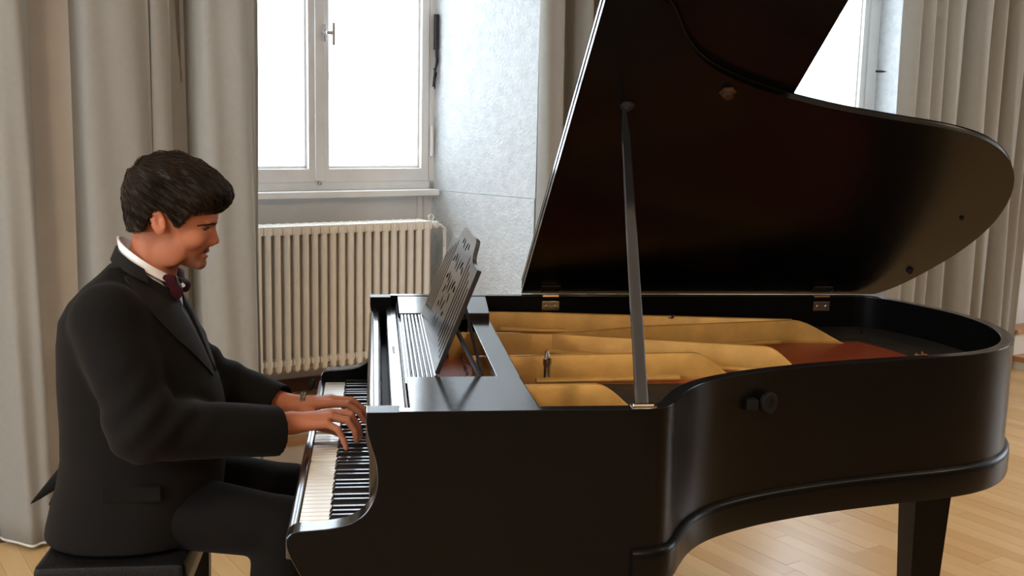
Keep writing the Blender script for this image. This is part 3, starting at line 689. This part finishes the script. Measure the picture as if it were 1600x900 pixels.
def mesh_sdf(prims, lo, hi, h, B=20):
    lo = np.array(lo); n = np.ceil((np.array(hi)-lo)/h).astype(int)+1; nb = np.ceil((n-1)/B).astype(int); n = nb*B+1
    V = np.full(n, 1.0, np.float32); dg = B*h*math.sqrt(3)/2
    g = np.stack(np.meshgrid(*[np.arange(B+1)]*3, indexing='ij'), -1).reshape(-1, 3)*h
    for i in range(nb[0]):
        for j in range(nb[1]):
            for k in range(nb[2]):
                o = lo+np.array([i, j, k])*B*h; c = o+B*h/2
                fc = evalp(prims, c[None], c, dg)[0]
                sl = np.s_[i*B:i*B+B+1, j*B:j*B+B+1, k*B:k*B+B+1]
                if abs(fc) > dg*1.5+.012: 
                    if fc < 0: V[sl] = -1
                    continue
                V[sl] = evalp(prims, o+g, c, dg).reshape(B+1, B+1, B+1)
    # surface nets
    s = V < 0; nx, ny, nz = V.shape
    cnt = np.zeros((nx-1, ny-1, nz-1), np.int8)
    for a in (0, 1):
        for b in (0, 1):
            for c in (0, 1): cnt += s[a:nx-1+a, b:ny-1+b, c:nz-1+c]
    mk = (cnt > 0) & (cnt < 8); idx = np.argwhere(mk); ids = np.full(mk.shape, -1, np.int32); ids[mk] = np.arange(len(idx))
    acc = np.zeros((len(idx), 3)); num = np.zeros(len(idx))
    cs = [(a, b, c) for a in (0, 1) for b in (0, 1) for c in (0, 1)]
    for u in cs:
        for ax in range(3):
            if u[ax]: continue
            w = list(u); w[ax] = 1
            va = V[tuple((idx+u).T)]; vb = V[tuple((idx+np.array(w)).T)]; m = (va < 0) != (vb < 0)
            t = np.where(m, va/np.where(m, va-vb, 1), 0); p = np.tile(np.array(u, float), (len(idx), 1)); p[:, ax] += t
            acc[m] += p[m]; num[m] += 1
    verts = lo+(idx+acc/num[:, None])*h
    faces = []
    for ax in range(3):
        b, c = [(1, 2), (2, 0), (0, 1)][ax]
        s0 = [slice(0, d) for d in (nx, ny, nz)]; A = [slice(None)]*3; Bs = [slice(None)]*3
        A[ax] = slice(0, -1); Bs[ax] = slice(1, None)
        e = s[tuple(A)] != s[tuple(Bs)]; q = np.argwhere(e)
        q = q[(q[:, b] > 0) & (q[:, c] > 0) & (q[:, b] < V.shape[b]-1) & (q[:, c] < V.shape[c]-1)]
        neg = s[tuple(q.T)]
        def at(db, dc):
            r = q.copy(); r[:, b] -= db; r[:, c] -= dc; return ids[tuple(r.T)]
        Q = np.stack([at(1, 1), at(0, 1), at(0, 0), at(1, 0)], 1); Q[~neg] = Q[~neg][:, ::-1]; faces.append(Q)
    F = np.concatenate(faces); F = F[(F >= 0).all(1)]
    return verts, F
ROOT = Vector((-.60, YM, 0))
def np_mesh(name, verts, F, m, parent, tone=None, relax=0):
    if relax:                                          # light smoothing of the grid steps
        e = np.concatenate([F[:, [i, (i+1) % 4]] for i in range(4)])
        for _ in range(relax):
            a = np.zeros_like(verts); n = np.zeros(len(verts)); np.add.at(a, e[:, 0], verts[e[:, 1]]); np.add.at(n, e[:, 0], 1); np.add.at(a, e[:, 1], verts[e[:, 0]]); np.add.at(n, e[:, 1], 1)
            verts = verts*.5+.5*a/np.maximum(n, 1)[:, None]
    me = bpy.data.meshes.new(name); v = verts-np.array(ROOT)
    me.vertices.add(len(v)); me.vertices.foreach_set('co', v.astype(np.float32).ravel())
    me.loops.add(len(F)*4); me.loops.foreach_set('vertex_index', F.astype(np.int32).ravel())
    me.polygons.add(len(F)); me.polygons.foreach_set('loop_start', np.arange(0, len(F)*4, 4, dtype=np.int32))
    me.update(calc_edges=True); me.validate(); me.shade_smooth()
    if tone is not None:
        at = me.color_attributes.new('tone', 'FLOAT_COLOR', 'POINT'); c = np.ones((len(v), 4), np.float32); c[:, :3] = tone(verts); at.data.foreach_set('color', c.ravel())
    return link_mesh(name, me, m, parent)
def cap(a, b, ra, rb, k=.01):
    c = (np.array(a)+np.array(b))/2; return (lambda P: sd_cap(P, a, b, ra, rb), c, np.linalg.norm(np.array(b)-np.array(a))/2+max(ra, rb), k)
def ell(c, r, k=.01, rot=None): return (lambda P: sd_ell(P, c, r, rot), c, max(r), k)
def chain(pts, rs, k=.004, kk=.004):
    def f(P):
        d = None
        for i in range(len(pts)-1):
            q = sd_cap(P, pts[i], pts[i+1], rs[i], rs[i+1]); d = q if d is None else smin(d, q, kk)
        return d
    A = np.array(pts); c = A.mean(0); return (f, c, np.linalg.norm(A-c, axis=1).max()+max(rs), k)

pianist = thing('person', ROOT, 'young dark-haired man in a black suit and burgundy bow tie, seated playing the piano', 'person')
# --- body: head, neck, trunk, arms, hands, legs as one surface --------------
HEAD = [(-.386, 1.340), (-.3785, 1.318), (-.3795, 1.298), (-.3825, 1.287), (-.3895, 1.277), (-.392, 1.262), (-.395, 1.248), (-.400, 1.232), (-.405, 1.222), (-.4095, 1.2125), (-.412, 1.202), (-.4135, 1.194), (-.4165, 1.185), (-.426, 1.1775), (-.442, 1.176), (-.466, 1.184), (-.495, 1.205), (-.530, 1.232), (-.570, 1.262), (-.581, 1.300), (-.583, 1.345), (-.568, 1.392), (-.535, 1.422), (-.482, 1.434), (-.432, 1.419), (-.402, 1.388), (-.390, 1.362)]
HEAD = [tuple(p) for p in catmull(HEAD, 2, True)]
HZ = [1.17, 1.19, 1.215, 1.245, 1.28, 1.32, 1.37, 1.41, 1.44]; HW_ = [.034, .045, .056, .064, .070, .076, .078, .073, .06]
NOSE = [(-.391, 1.284), (-.3865, 1.2745), (-.3815, 1.259), (-.3775, 1.247), (-.3772, 1.2415), (-.3805, 1.2365), (-.390, 1.2335), (-.402, 1.231), (-.415, 1.234), (-.42, 1.28)]
NOSE = [tuple(p) for p in catmull(NOSE, 2, True)]
def Yh(v): return YM+v
body = [(lambda P: inflate(P, HEAD, .092, HZ, HW_), (-.485, YM, 1.305), .16, .001)]
body += [cap((-.528, YM, 1.245), (-.562, YM, 1.10), .050, .062, .02), cap((-.514, YM, 1.195), (-.527, YM, 1.12), .030, .040, .02), ell((-.503, YM, 1.166), (.012, .012, .014), .012)]
body += [(lambda P: inflate(P, NOSE, .013, [1.23, 1.24, 1.25, 1.27, 1.285], [.0155, .0165, .013, .0095, .009]), (-.40, YM, 1.255), .04, .007)]
for sg in (-1, 1):
    body += [ell((-.3955, Yh(sg*.0125), 1.2385), (.0105, .0065, .0075), .004),
             ell((-.3965, Yh(sg*.026), 1.2895), (.011, .022, .0065), .008),
             ell((-.389, Yh(sg*.034), 1.2790), (.021, .018, .0095), -.008),
             ell((-.4165, Yh(sg*.031), 1.2795), (.0132, .0155, .0115), .004),
             ell((-.430, Yh(sg*.048), 1.252), (.026, .014, .018), .02),
             ell((-.485, Yh(sg*.046), 1.215), (.030, .012, .028), .02)]
body += [ell((-.4085, YM, 1.2185), (.0075, .020, .0048), .004), ell((-.4115, YM, 1.2062), (.0075, .018, .0052), .004), ell((-.424, YM, 1.1885), (.0125, .018, .012), .01),
         ell((-.4035, YM, 1.2125), (.0075, .019, .0016), -.002)]
for sg in (-1, 1):
    R = rot_y(-.25) @ rot_z(sg*.22)
    body += [ell((-.505, Yh(sg*.078), 1.295), (.0185, .0085, .031), .006, R), ell((-.500, Yh(sg*.0875), 1.299), (.0105, .0065, .017), -.004, R), ell((-.494, Yh(sg*.080), 1.295), (.0055, .006, .007), .003)]
# trunk and legs under the clothes
body += [cap((-.575, YM, 1.05), (-.585, YM, .70), .10, .115, .05), cap((-.58, Yh(-.12), 1.07), (-.58, Yh(.12), 1.07), .060, .060, .05)]
for sg in (-1, 1): body += [cap((-.60, Yh(sg*.10), .62), (-.225, Yh(sg*.12), .556), .078, .056, .03), cap((-.225, Yh(sg*.12), .555), (-.265, Yh(sg*.12), .10), .055, .036, .02), cap((-.28, Yh(sg*.12), .06), (-.12, Yh(sg*.125), .035), .034, .026, .02)]
# arms: near = right arm, far = left arm
SHO = {-1: (-.600, YM-.185, 1.085), 1: (-.590, YM+.185, 1.085)}
ELB = {-1: (-.520, YM-.245, .845), 1: (-.470, YM+.235, .850)}
WRI = {-1: (-.205, 2.628, .803), 1: (-.215, 2.800, .802)}
for sg in (-1, 1): body += [cap(SHO[sg], ELB[sg], .050, .042, .03), cap(ELB[sg], WRI[sg], .040, .0265, .02)]
def hand(w, mcp, fingers, thumb):
    w = np.array(w); pr = []
    for m in mcp[:4]:
        m = np.array(m); pr.append(cap(tuple(w+(m-w)*.05+np.array([0, (m-w)[1]*.45, 0])), tuple(m), .0165, .0115, .012))
    pr.append(cap(tuple(w), tuple(w+np.array([.05, 0, .002])), .024, .02, .015))
    for f, r in fingers: pr.append(chain(f, r, .0035, .003))
    pr.append(chain(*thumb, .006, .004))
    return pr
RH = hand(WRI[-1], [(-.112, 2.664, .818), (-.107, 2.643, .823), (-.111, 2.621, .819), (-.119, 2.601, .809)], [
    ([(-.112, 2.664, .818), (-.070, 2.669, .817), (-.050, 2.670, .790), (-.042, 2.670, .763)], [.0105, .0092, .0082, .0070]),
    ([(-.107, 2.643, .823), (-.061, 2.645, .818), (-.043, 2.646, .788), (-.037, 2.647, .760)], [.0108, .0095, .0084, .0072]),
    ([(-.111, 2.621, .819), (-.068, 2.620, .811), (-.050, 2.619, .783), (-.046, 2.619, .758)], [.0105, .0092, .0082, .0070]),
    ([(-.119, 2.601, .809), (-.090, 2.592, .796), (-.076, 2.588, .768), (-.070, 2.586, .750)], [.0098, .0084, .0074, .0064])],
    ([(-.185, 2.645, .795), (-.150, 2.672, .785), (-.112, 2.690, .768), (-.085, 2.694, .752)], [.018, .0135, .0108, .0085]))
LH = hand(WRI[1], [(-.118, 2.772, .813), (-.112, 2.793, .818), (-.115, 2.815, .815), (-.123, 2.836, .806)], [
    ([(-.118, 2.772, .813), (-.072, 2.768, .812), (-.042, 2.766, .790), (-.028, 2.765, .766)], [.0105, .0092, .0082, .0070]),
    ([(-.112, 2.793, .818), (-.062, 2.792, .816), (-.032, 2.792, .792), (-.018, 2.791, .766)], [.0108, .0095, .0084, .0072]),
    ([(-.115, 2.815, .815), (-.070, 2.816, .810), (-.044, 2.817, .785), (-.034, 2.818, .760)], [.0105, .0092, .0082, .0070]),
    ([(-.123, 2.836, .806), (-.092, 2.844, .796), (-.074, 2.848, .770), (-.066, 2.850, .748)], [.0098, .0084, .0074, .0064])],
    ([(-.195, 2.785, .795), (-.160, 2.757, .786), (-.122, 2.738, .768), (-.094, 2.730, .750)], [.018, .0135, .0108, .0085]))
body += RH+LH
def skin_tone(V):
    base = np.tile(np.array([.41, .142, .068]), (len(V), 1))
    x, y, z = V[:, 0], np.abs(V[:, 1]-YM), V[:, 2]
    def mixc(m, col): base[:] = base*(1-m[:, None])+np.array(col)*m[:, None]
    def blob(cx, cy, cz, rx, ry, rz): return np.clip(1.35-np.sqrt(((x-cx)/rx)**2+((y-cy)/ry)**2+((z-cz)/rz)**2), 0, 1)
    hd = (z > 1.15)
    mixc(.55*blob(-.43, 0, 1.185, .055, .06, .028)*hd, (.15, .085, .06))                      # beard shadow
    mixc(.8*blob(-.4065, .011, 1.2238, .012, .019, .0042)*hd, (.035, .02, .014))             # moustache
    mixc(.35*blob(-.424, .028, 1.209, .012, .008, .014)*hd, (.06, .035, .025))
    mixc(.65*blob(-.408, 0, 1.2125, .010, .019, .008)*(z < 1.2205)*(z > 1.2005), (.36, .10, .075))  # lips
    mixc(.5*blob(-.44, .055, 1.25, .03, .03, .025)*hd, (.52, .19, .10))
    mixc(.5*blob(-.51, .085, 1.292, .022, .02, .03), (.50, .17, .09))
    mixc(.55*blob(-.412, .031, 1.2800, .014, .017, .008)*hd, (.27, .11, .065))               # lids
    hn = (z < .9)
    mixc(.35*hn*np.clip((x+.14)/.10, 0, 1), (.52, .19, .11))
    return base
V_, F_ = mesh_sdf(body, (-.76, YM-.34, .0), (.0, YM+.34, 1.47), .0029)
body_o = np_mesh('body', V_, F_, M_skin, pianist, skin_tone, relax=1)
def pm(mb, name, m, label=None, **kw):                 # parts written in world coordinates
    mb.v = [(v[0]-ROOT[0], v[1]-ROOT[1], v[2]-ROOT[2]) for v in mb.v]; return mb.build(name, m, pianist, label=label, **kw)
def surf_x(y, z, x0=-.34, x1=-.47):
    xs = np.linspace(x0, x1, 260); P = np.stack([xs, np.full(260, YM+y), np.full(260, z)], 1); d = evalp(body, P, P.mean(0), .07); k = np.argmax(d < 0); return xs[k]
# brows, lashes, eyes
for sg in (-1, 1):
    bw = MB(); rings = []
    for u in np.linspace(0, 1, 20):
        yy = sg*(.011+.043*u); zz = 1.2870+.0030*math.sin(u*PI*.8)-.004*u*u; xx = surf_x(yy, zz); h = .0056*(1-.65*u)*(.5+min(u*5, .5)); rings.append([(xx-.0008+.0022*math.cos(a), YM+yy, zz+h*math.sin(a)) for a in [2*PI*j/10 for j in range(10)]])
    pm(bw.loft(rings), 'eyebrow', M_hair, angle=180)
    pm(MB().lathe([(.0108*math.sin(a), -.0108*math.cos(a)) for a in np.linspace(0, PI, 11)], (-.4180, YM+sg*.031, 1.2777), (1, 0, 0), 14), 'eye', mat('eye_white_%d' % sg, (.33, .28, .25), .25, var=.1, scale=200))
    ls = MB(); rings = []
    for u in np.linspace(-1, 1, 21):
        yy = sg*.031+u*.0150; zz = 1.2765-.0026*(1-u*u); xx = surf_x(yy, zz)+.0004; rings.append([(xx-.0006+.0024*(1-.6*u*u)*math.cos(a), YM+yy, zz+.0027*(1-.6*u*u)*math.sin(a)) for a in [2*PI*j/8 for j in range(8)]])
    pm(ls.loft(rings), 'eyelash', M_hair, angle=180)
mo_ = MB()
for sg in (-1, 1):
    rings = []
    for u in np.linspace(0, 1, 18):
        yy = sg*(.0005+.0245*u); zz = 1.2252-.0085*u**1.6; xx = surf_x(yy, zz)-.0008; h = .0042*(1-.55*u); rings.append([(xx+.0018*math.cos(a), YM+yy, zz+h*math.sin(a)) for a in [2*PI*j/8 for j in range(8)]])
    mo_.loft(rings)
pm(mo_, 'moustache', M_hair, angle=180)
# --- hair ------------------------------------------------------------------
HO = [(-.600, 1.22), (-.590, 1.264), (-.5955, 1.305), (-.598, 1.359), (-.586, 1.402), (-.559, 1.434), (-.521, 1.450), (-.476, 1.4545), (-.437, 1.443), (-.395, 1.417), (-.364, 1.394), (-.346, 1.368), (-.345, 1.347), (-.356, 1.330), (-.375, 1.3165), (-.40, 1.26), (-.50, 1.20)]
HO = [tuple(p) for p in catmull(HO, 3, True)]
MASK = [(-.62, 1.266), (-.62, 1.48), (-.33, 1.48), (-.33, 1.325), (-.352, 1.325), (-.374, 1.3175), (-.400, 1.3175), (-.416, 1.317), (-.434, 1.310), (-.444, 1.302), (-.453, 1.289), (-.459, 1.283), (-.468, 1.285), (-.479, 1.300), (-.486, 1.315), (-.499, 1.325), (-.516, 1.320), (-.526, 1.300), (-.541, 1.271), (-.57, 1.268)]
def hair_f(P):
    x, y, z = P[:, 0], P[:, 1]-YM, P[:, 2]
    d = inflate(P, HO, .062, [1.25, 1.28, 1.32, 1.37, 1.41, 1.45], [.0755, .0805, .0855, .089, .085, .072])
    ang = (x+.49)*1.0; fl = np.arctan2(z-1.33, x+.50)
    top = np.clip((z-1.375)/.04, 0, 1); wv = x+.6*z+.012*np.sin(70*y)
    d = d+.0026*np.sin(120*wv+40*y)*top+.0013*np.sin(260*y+60*x+25*np.sin(40*z))*top+.0008*np.sin(300*(x*.6+z)+90*y)*(1-top)
    d = np.maximum(d, sd_poly(x, z, MASK)+.0008*np.sin(500*x+300*y))
    return d
hp = [(hair_f, None, 0, .001)]
V_, F_ = mesh_sdf(hp, (-.61, YM-.10, 1.25), (-.33, YM+.10, 1.465), .0028)
hair_o = np_mesh('hair', V_, F_, M_hair, pianist)
# loose strands lying over the cap, combed forward from the crown
rs = np.random.RandomState(5); hs = MB(); Vh = V_[::1]
nrm_src = Vh[(Vh[:, 2] > 1.285)]
for k in range(2600):
    p = nrm_src[rs.randint(len(nrm_src))].copy(); c = np.array([-.485, YM, 1.34]); pts = []
    L = rs.uniform(.02, .045) if p[2] < 1.40 else rs.uniform(.03, .06); n_ = 5
    crown = np.array([-.545, YM, 1.43])
    for j in range(n_):
        o_ = p-c; o_ /= np.linalg.norm(o_)
        away = p-crown; t_ = away*.6+np.array([.045, 0, -.012]); t_ = t_-o_*(t_@o_); t_ /= np.linalg.norm(t_)+1e-9
        t_ = t_+rs.normal(0, .10, 3)
        pts.append(p+o_*(.0012+.0028*math.sin(PI*j/(n_-1))*rs.uniform(.3, 1)))
        p = p+t_*L/n_
        dd = hair_f(p[None])[0]; p = p-o_*np.clip(dd, -.01, .01)
    hs.tube(pts, [.0005, .0008, .0008, .0006, .0002], 3, cap=False)
st_o = pm(hs, 'hair_strands', M_strand, kind='stuff', fix=False)
# --- trousers, jacket -------------------------------------------------------
tr = []
for sg in (-1, 1):
    tr += [cap((-.62, Yh(sg*.09), .622), (-.220, Yh(sg*.125), .558), .100, .074, .03), cap((-.220, Yh(sg*.125), .556), (-.265, Yh(sg*.13), .11), .074, .060, .02), cap((-.265, Yh(sg*.13), .12), (-.275, Yh(sg*.13), .075), .062, .060, .01)]
tr += [(lambda P: .0035*np.sin(55*P[:, 0]+25*P[:, 1])*np.exp(-((P[:, 0]+.42)/.12)**2)*0+1.0, None, 0, 1e-4)]
V_, F_ = mesh_sdf(tr, (-.76, YM-.26, .0), (-.12, YM+.26, .76), .0065)
np_mesh('trousers', V_, F_, M_suit, pianist, relax=2)
TZ = [.53, .56, .60, .66, .72, .80, .90, 1.0, 1.06, 1.10, 1.135, 1.165, 1.19]
TB_ = [-.800, -.795, -.785, -.768, -.757, -.756, -.757, -.752, -.744, -.722, -.690, -.655, -.63]
TFn = [-.40, -.395, -.385, -.378, -.375, -.374, -.390, -.430, -.455, -.478, -.515, -.555, -.585]
TWd = [.225, .222, .218, .212, .205, .198, .205, .215, .212, .196, .162, .116, .088]
def torso(P):
    x, y, z = P[:, 0], P[:, 1]-YM, P[:, 2]; b = np.interp(z, TZ, TB_); f = np.interp(z, TZ, TFn); w = np.interp(z, TZ, TWd)
    cx, a = (b+f)/2, (f-b)/2; n = 2.4
    g = ((np.abs(x-cx)/a)**n+(np.abs(y)/w)**n)**(1/n)-1
    d = g*np.minimum(a, w)*.9
    d = d+.004*np.sin(34*z+14*x)*np.exp(-((z-.83)/.09)**2)*np.clip((x+.6)/.15, 0, 1)
    return np.maximum(np.maximum(d, z-1.19), .535-z)
def wr(P, d, sg):                                      # cloth creases at the elbow and along the sleeve
    E_ = np.array(ELB[sg]); r = np.linalg.norm(P-E_-np.array([.03, 0, .03]), axis=1); q = P-E_
    return d+.0058*np.sin(95*(q[:, 0]*.8-q[:, 2]*.75)+10*q[:, 1])*np.exp(-(r/.10)**2)+.0025*np.sin(60*(q[:, 0]*.5+q[:, 2])+22*q[:, 1])*np.exp(-(r/.20)**2)
def sleeve(sg):
    s_, e_, w_ = SHO[sg], ELB[sg], WRI[sg]; wv = np.array(w_); ev = np.array(e_); ax = (wv-ev)/np.linalg.norm(wv-ev)
    cuff = wv-ax*.034+np.array([0, 0, -.008])
    def f(P):
        d = smin(sd_cap(P, s_, e_, .082, .070), sd_cap(P, e_, tuple(cuff+np.array([0, 0, -.010])), .072, .061), .035)
        dz = (P-cuff)@ax
        d = wr(P, d, sg)
        d = np.maximum(d, dz)
        # hollow end so that the wrist shows inside an open cuff
        inner = np.maximum(sd_cap(P, tuple(cuff-ax*.045+np.array([0, 0, -.01])), tuple(cuff+ax*.05+np.array([0, 0, -.01])), .054, .054), -(dz+.04))
        return np.maximum(d, -inner)
    return (f, None, 0, .028)
jk = [(torso, None, 0, .001), sleeve(-1), sleeve(1)]
jk += [cap((-.745, Yh(.07), .67), (-.872, Yh(.09), .555), .030, .003, .02), cap((-.745, Yh(.03), .64), (-.805, Yh(.03), .575), .03, .006, .02)]
V_, F_ = mesh_sdf(jk, (-.89, YM-.36, .52), (-.17, YM+.36, 1.21), .0048)
np_mesh('jacket', V_, F_, M_suit, pianist, relax=1)
# collar, lapels: ribbons that follow neck and chest
def ribbon(path, th, sections=True, close=False):
    # path: list of (inner point, outer/lower point, normal)
    rings = [[Vector(a)+Vector(n)*th, Vector(a)-Vector(n)*.001, Vector(b)-Vector(n)*.001, Vector(b)+Vector(n)*th] for a, b, n in path]
    return MB().loft(rings)
def neck(u, grow=0, dz=0):                             # u 0 back .. 1 front (angle), ring round the neck
    a = u*PI; cx, cz = -.548, 1.199; rx, ry = .060+grow, .057+grow
    return lambda sg: Vector((cx-rx*math.cos(a)-dz*.45, YM+sg*ry*math.sin(a), cz+.0435*math.cos(a)*1.05+dz*.9))
sh = []
N_ = 15
for sg in (-1, 1):
    for i in range(N_):
        u = i/(N_-1)
        if sg == 1: u = 1-u
        if sg == 1 and i == 0: continue
        top = neck(u, .001, .008)(sg); low = neck(u, .012, -.026)(sg); n = Vector((-math.cos(u*PI), sg*math.sin(u*PI), .25)).normalized(); sh.append((top, low, n))
pm(ribbon(sh, .0035), 'shirt_collar', M_shirt, 'white shirt collar', angle=50)
under = body[1:4]+[cap((-.575, YM, 1.05), (-.585, YM, .70), .10, .115, .05), cap((-.58, Yh(-.06), 1.07), (-.58, Yh(.06), 1.07), .062, .062, .05)]
spr = [(lambda P: evalp(under, P)-.0055, None, 0, .001), (lambda P: P[:, 2]-(1.199-.76*(P[:, 0]+.548))+.012, None, 0, 'cut'), (lambda P: .94-P[:, 2], None, 0, 'cut')]
V_, F_ = mesh_sdf(spr, (-.72, YM-.2, .92), (-.42, YM+.2, 1.25), .0045)
np_mesh('shirt', V_, F_, M_shirt, pianist, relax=1)
for sg in (-1, 1):
    # jacket collar rises behind the shirt collar, lapel falls to the button
    cl = []
    for i in range(8):
        u = i/7*.50; top = neck(u, .015, -.019)(sg); low = neck(u, .042, -.052)(sg); n = Vector((-math.cos(u*PI)*.9, sg*math.sin(u*PI), .55)).normalized(); cl.append((top, low, n))
    pm(ribbon(cl, .006), 'jacket_collar', M_lapel, angle=60)
    inn = catmull([(-.552, .072, 1.184), (-.528, .062, 1.153), (-.503, .040, 1.122), (-.480, .014, 1.090), (-.455, .004, 1.040), (-.430, .002, .985), (-.402, .002, .93)], 3)
    ou = catmull([(-.585, .098, 1.165), (-.570, .122, 1.128), (-.552, .132, 1.088), (-.528, .126, 1.050), (-.495, .100, 1.0), (-.452, .060, .955), (-.408, .015, .905)], 3)
    rings = []
    for q, (a, b) in enumerate(zip(inn, ou)):
        top_, bot = [], []
        for c_ in np.linspace(0, 1, 6):
            p0 = a*(1-c_)+b*c_; p0 = np.array([p0[0], YM+sg*p0[1], p0[2]]); dn = np.array([.62, sg*.60, .50]); dn /= np.linalg.norm(dn)
            ts = np.linspace(.07, -.06, 131); P = p0+ts[:, None]*dn; f = np.minimum(np.minimum(torso(P), evalp(spr[:1], P)), evalp(jk[1:3], P)); k = int(np.argmax(f < 0)); t_ = ts[k] if f[k] < 0 else 0
            top_.append(Vector(p0+dn*(t_+.0075))); bot.append(Vector(p0+dn*(t_-.004)))
        rings.append(top_+bot[::-1])
    pm(MB().loft(rings), 'lapel', M_lapel, angle=60)
    # flap pocket and sleeve buttons
    pm(MB().box((-.62, YM+sg*.211-.004, .662), (-.49, YM+sg*.211+.004, .698), .003), 'pocket_flap', M_suit)
    cu = np.array(WRI[sg])-np.array([.068, 0, .012])
    for k in range(3): pm(MB().lathe([(.006, 0), (.0065, .002), (.005, .0035)], (cu[0]-k*.018, cu[1]+sg*.050, cu[2]-.028), (0, sg, -.4), 10), 'sleeve_button', M_rubber)
# bow tie: knot and two folded wings
def wing(sg):
    rings = []; ct, sn = math.cos(.55), math.sin(.55)
    for u, hz, th in ((0, .011, .008), (.12, .012, .009), (.35, .021, .014), (.7, .030, .019), (.95, .034, .021), (1, .033, .019)):
        y = sg*(.004+.056*u); r = []
        for j in range(24):
            a = 2*PI*j/24; pz = hz*math.sin(a)*(1+.06*math.cos(3*a)); px = th*math.cos(a)*(1-.55*u*math.exp(-(math.sin(a)/.35)**2))
            r.append((-.479+px*ct-pz*sn*.9, YM+y, 1.140+px*sn+pz*ct))
        rings.append(r)
    return MB().loft(rings)
bt = pm(MB().box((-.489, YM-.011, 1.125), (-.468, YM+.011, 1.153), .005), 'bow_tie', M_bow, 'burgundy bow tie')
for sg in (-1, 1):
    wb = wing(sg); wb.v = [(v[0]-ROOT[0], v[1]-ROOT[1], v[2]) for v in wb.v]; wb.build('bow_wing', M_bow, bt, angle=60)
# bracelet on the left wrist, shoes
br = MB(); bc = Vector((-.186, 2.803, .805)); axb = Vector((1, -.05, .02)).normalized(); a1 = axb.cross(Vector((0, 0, 1))).normalized(); a2 = axb.cross(a1)
ring_c = [bc+(a1*math.cos(a)*.0295+a2*math.sin(a)*.0275) for a in [2*PI*j/22 for j in range(23)]]
br.tube([p-axb*.004 for p in ring_c], .0036, 6, cap=False).tube([p+axb*.004 for p in ring_c], .0036, 6, cap=False)
bo = pm(br, 'bracelet', M_brace, 'dark woven bracelet', fix=False)
ch = MB().tube([bc+Vector((.004, .02, .020)), bc+Vector((.010, .030, .026)), bc+Vector((.013, .036, .030))], .0012, 5)
e0 = bc+Vector((.018, .042, .040)); ch.lathe([(.0005, -.017), (.006, -.013), (.0085, -.004), (.0085, .004), (.006, .013), (.0005, .017)], e0, (.35, .3, .9), 12)
ch.v = [(v[0]-ROOT[0], v[1]-ROOT[1], v[2]) for v in ch.v]; ch.build('bracelet_charm', M_rubber, bo, label='dark oval charm on the bracelet')
for sg in (-1, 1):
    sp = [cap((-.335, Yh(sg*.13), .045), (-.27, Yh(sg*.13), .055), .040, .042, .01), cap((-.27, Yh(sg*.13), .048), (-.10, Yh(sg*.135), .03), .041, .034, .03), (lambda P: .002-P[:, 2], None, 0, 'cut')]
    V_, F_ = mesh_sdf(sp, (-.40, Yh(sg*.13)-.07, -.01), (-.03, Yh(sg*.13)+.08, .12), .005)
    np_mesh('shoe', V_, F_, M_shoe, pianist, relax=1)
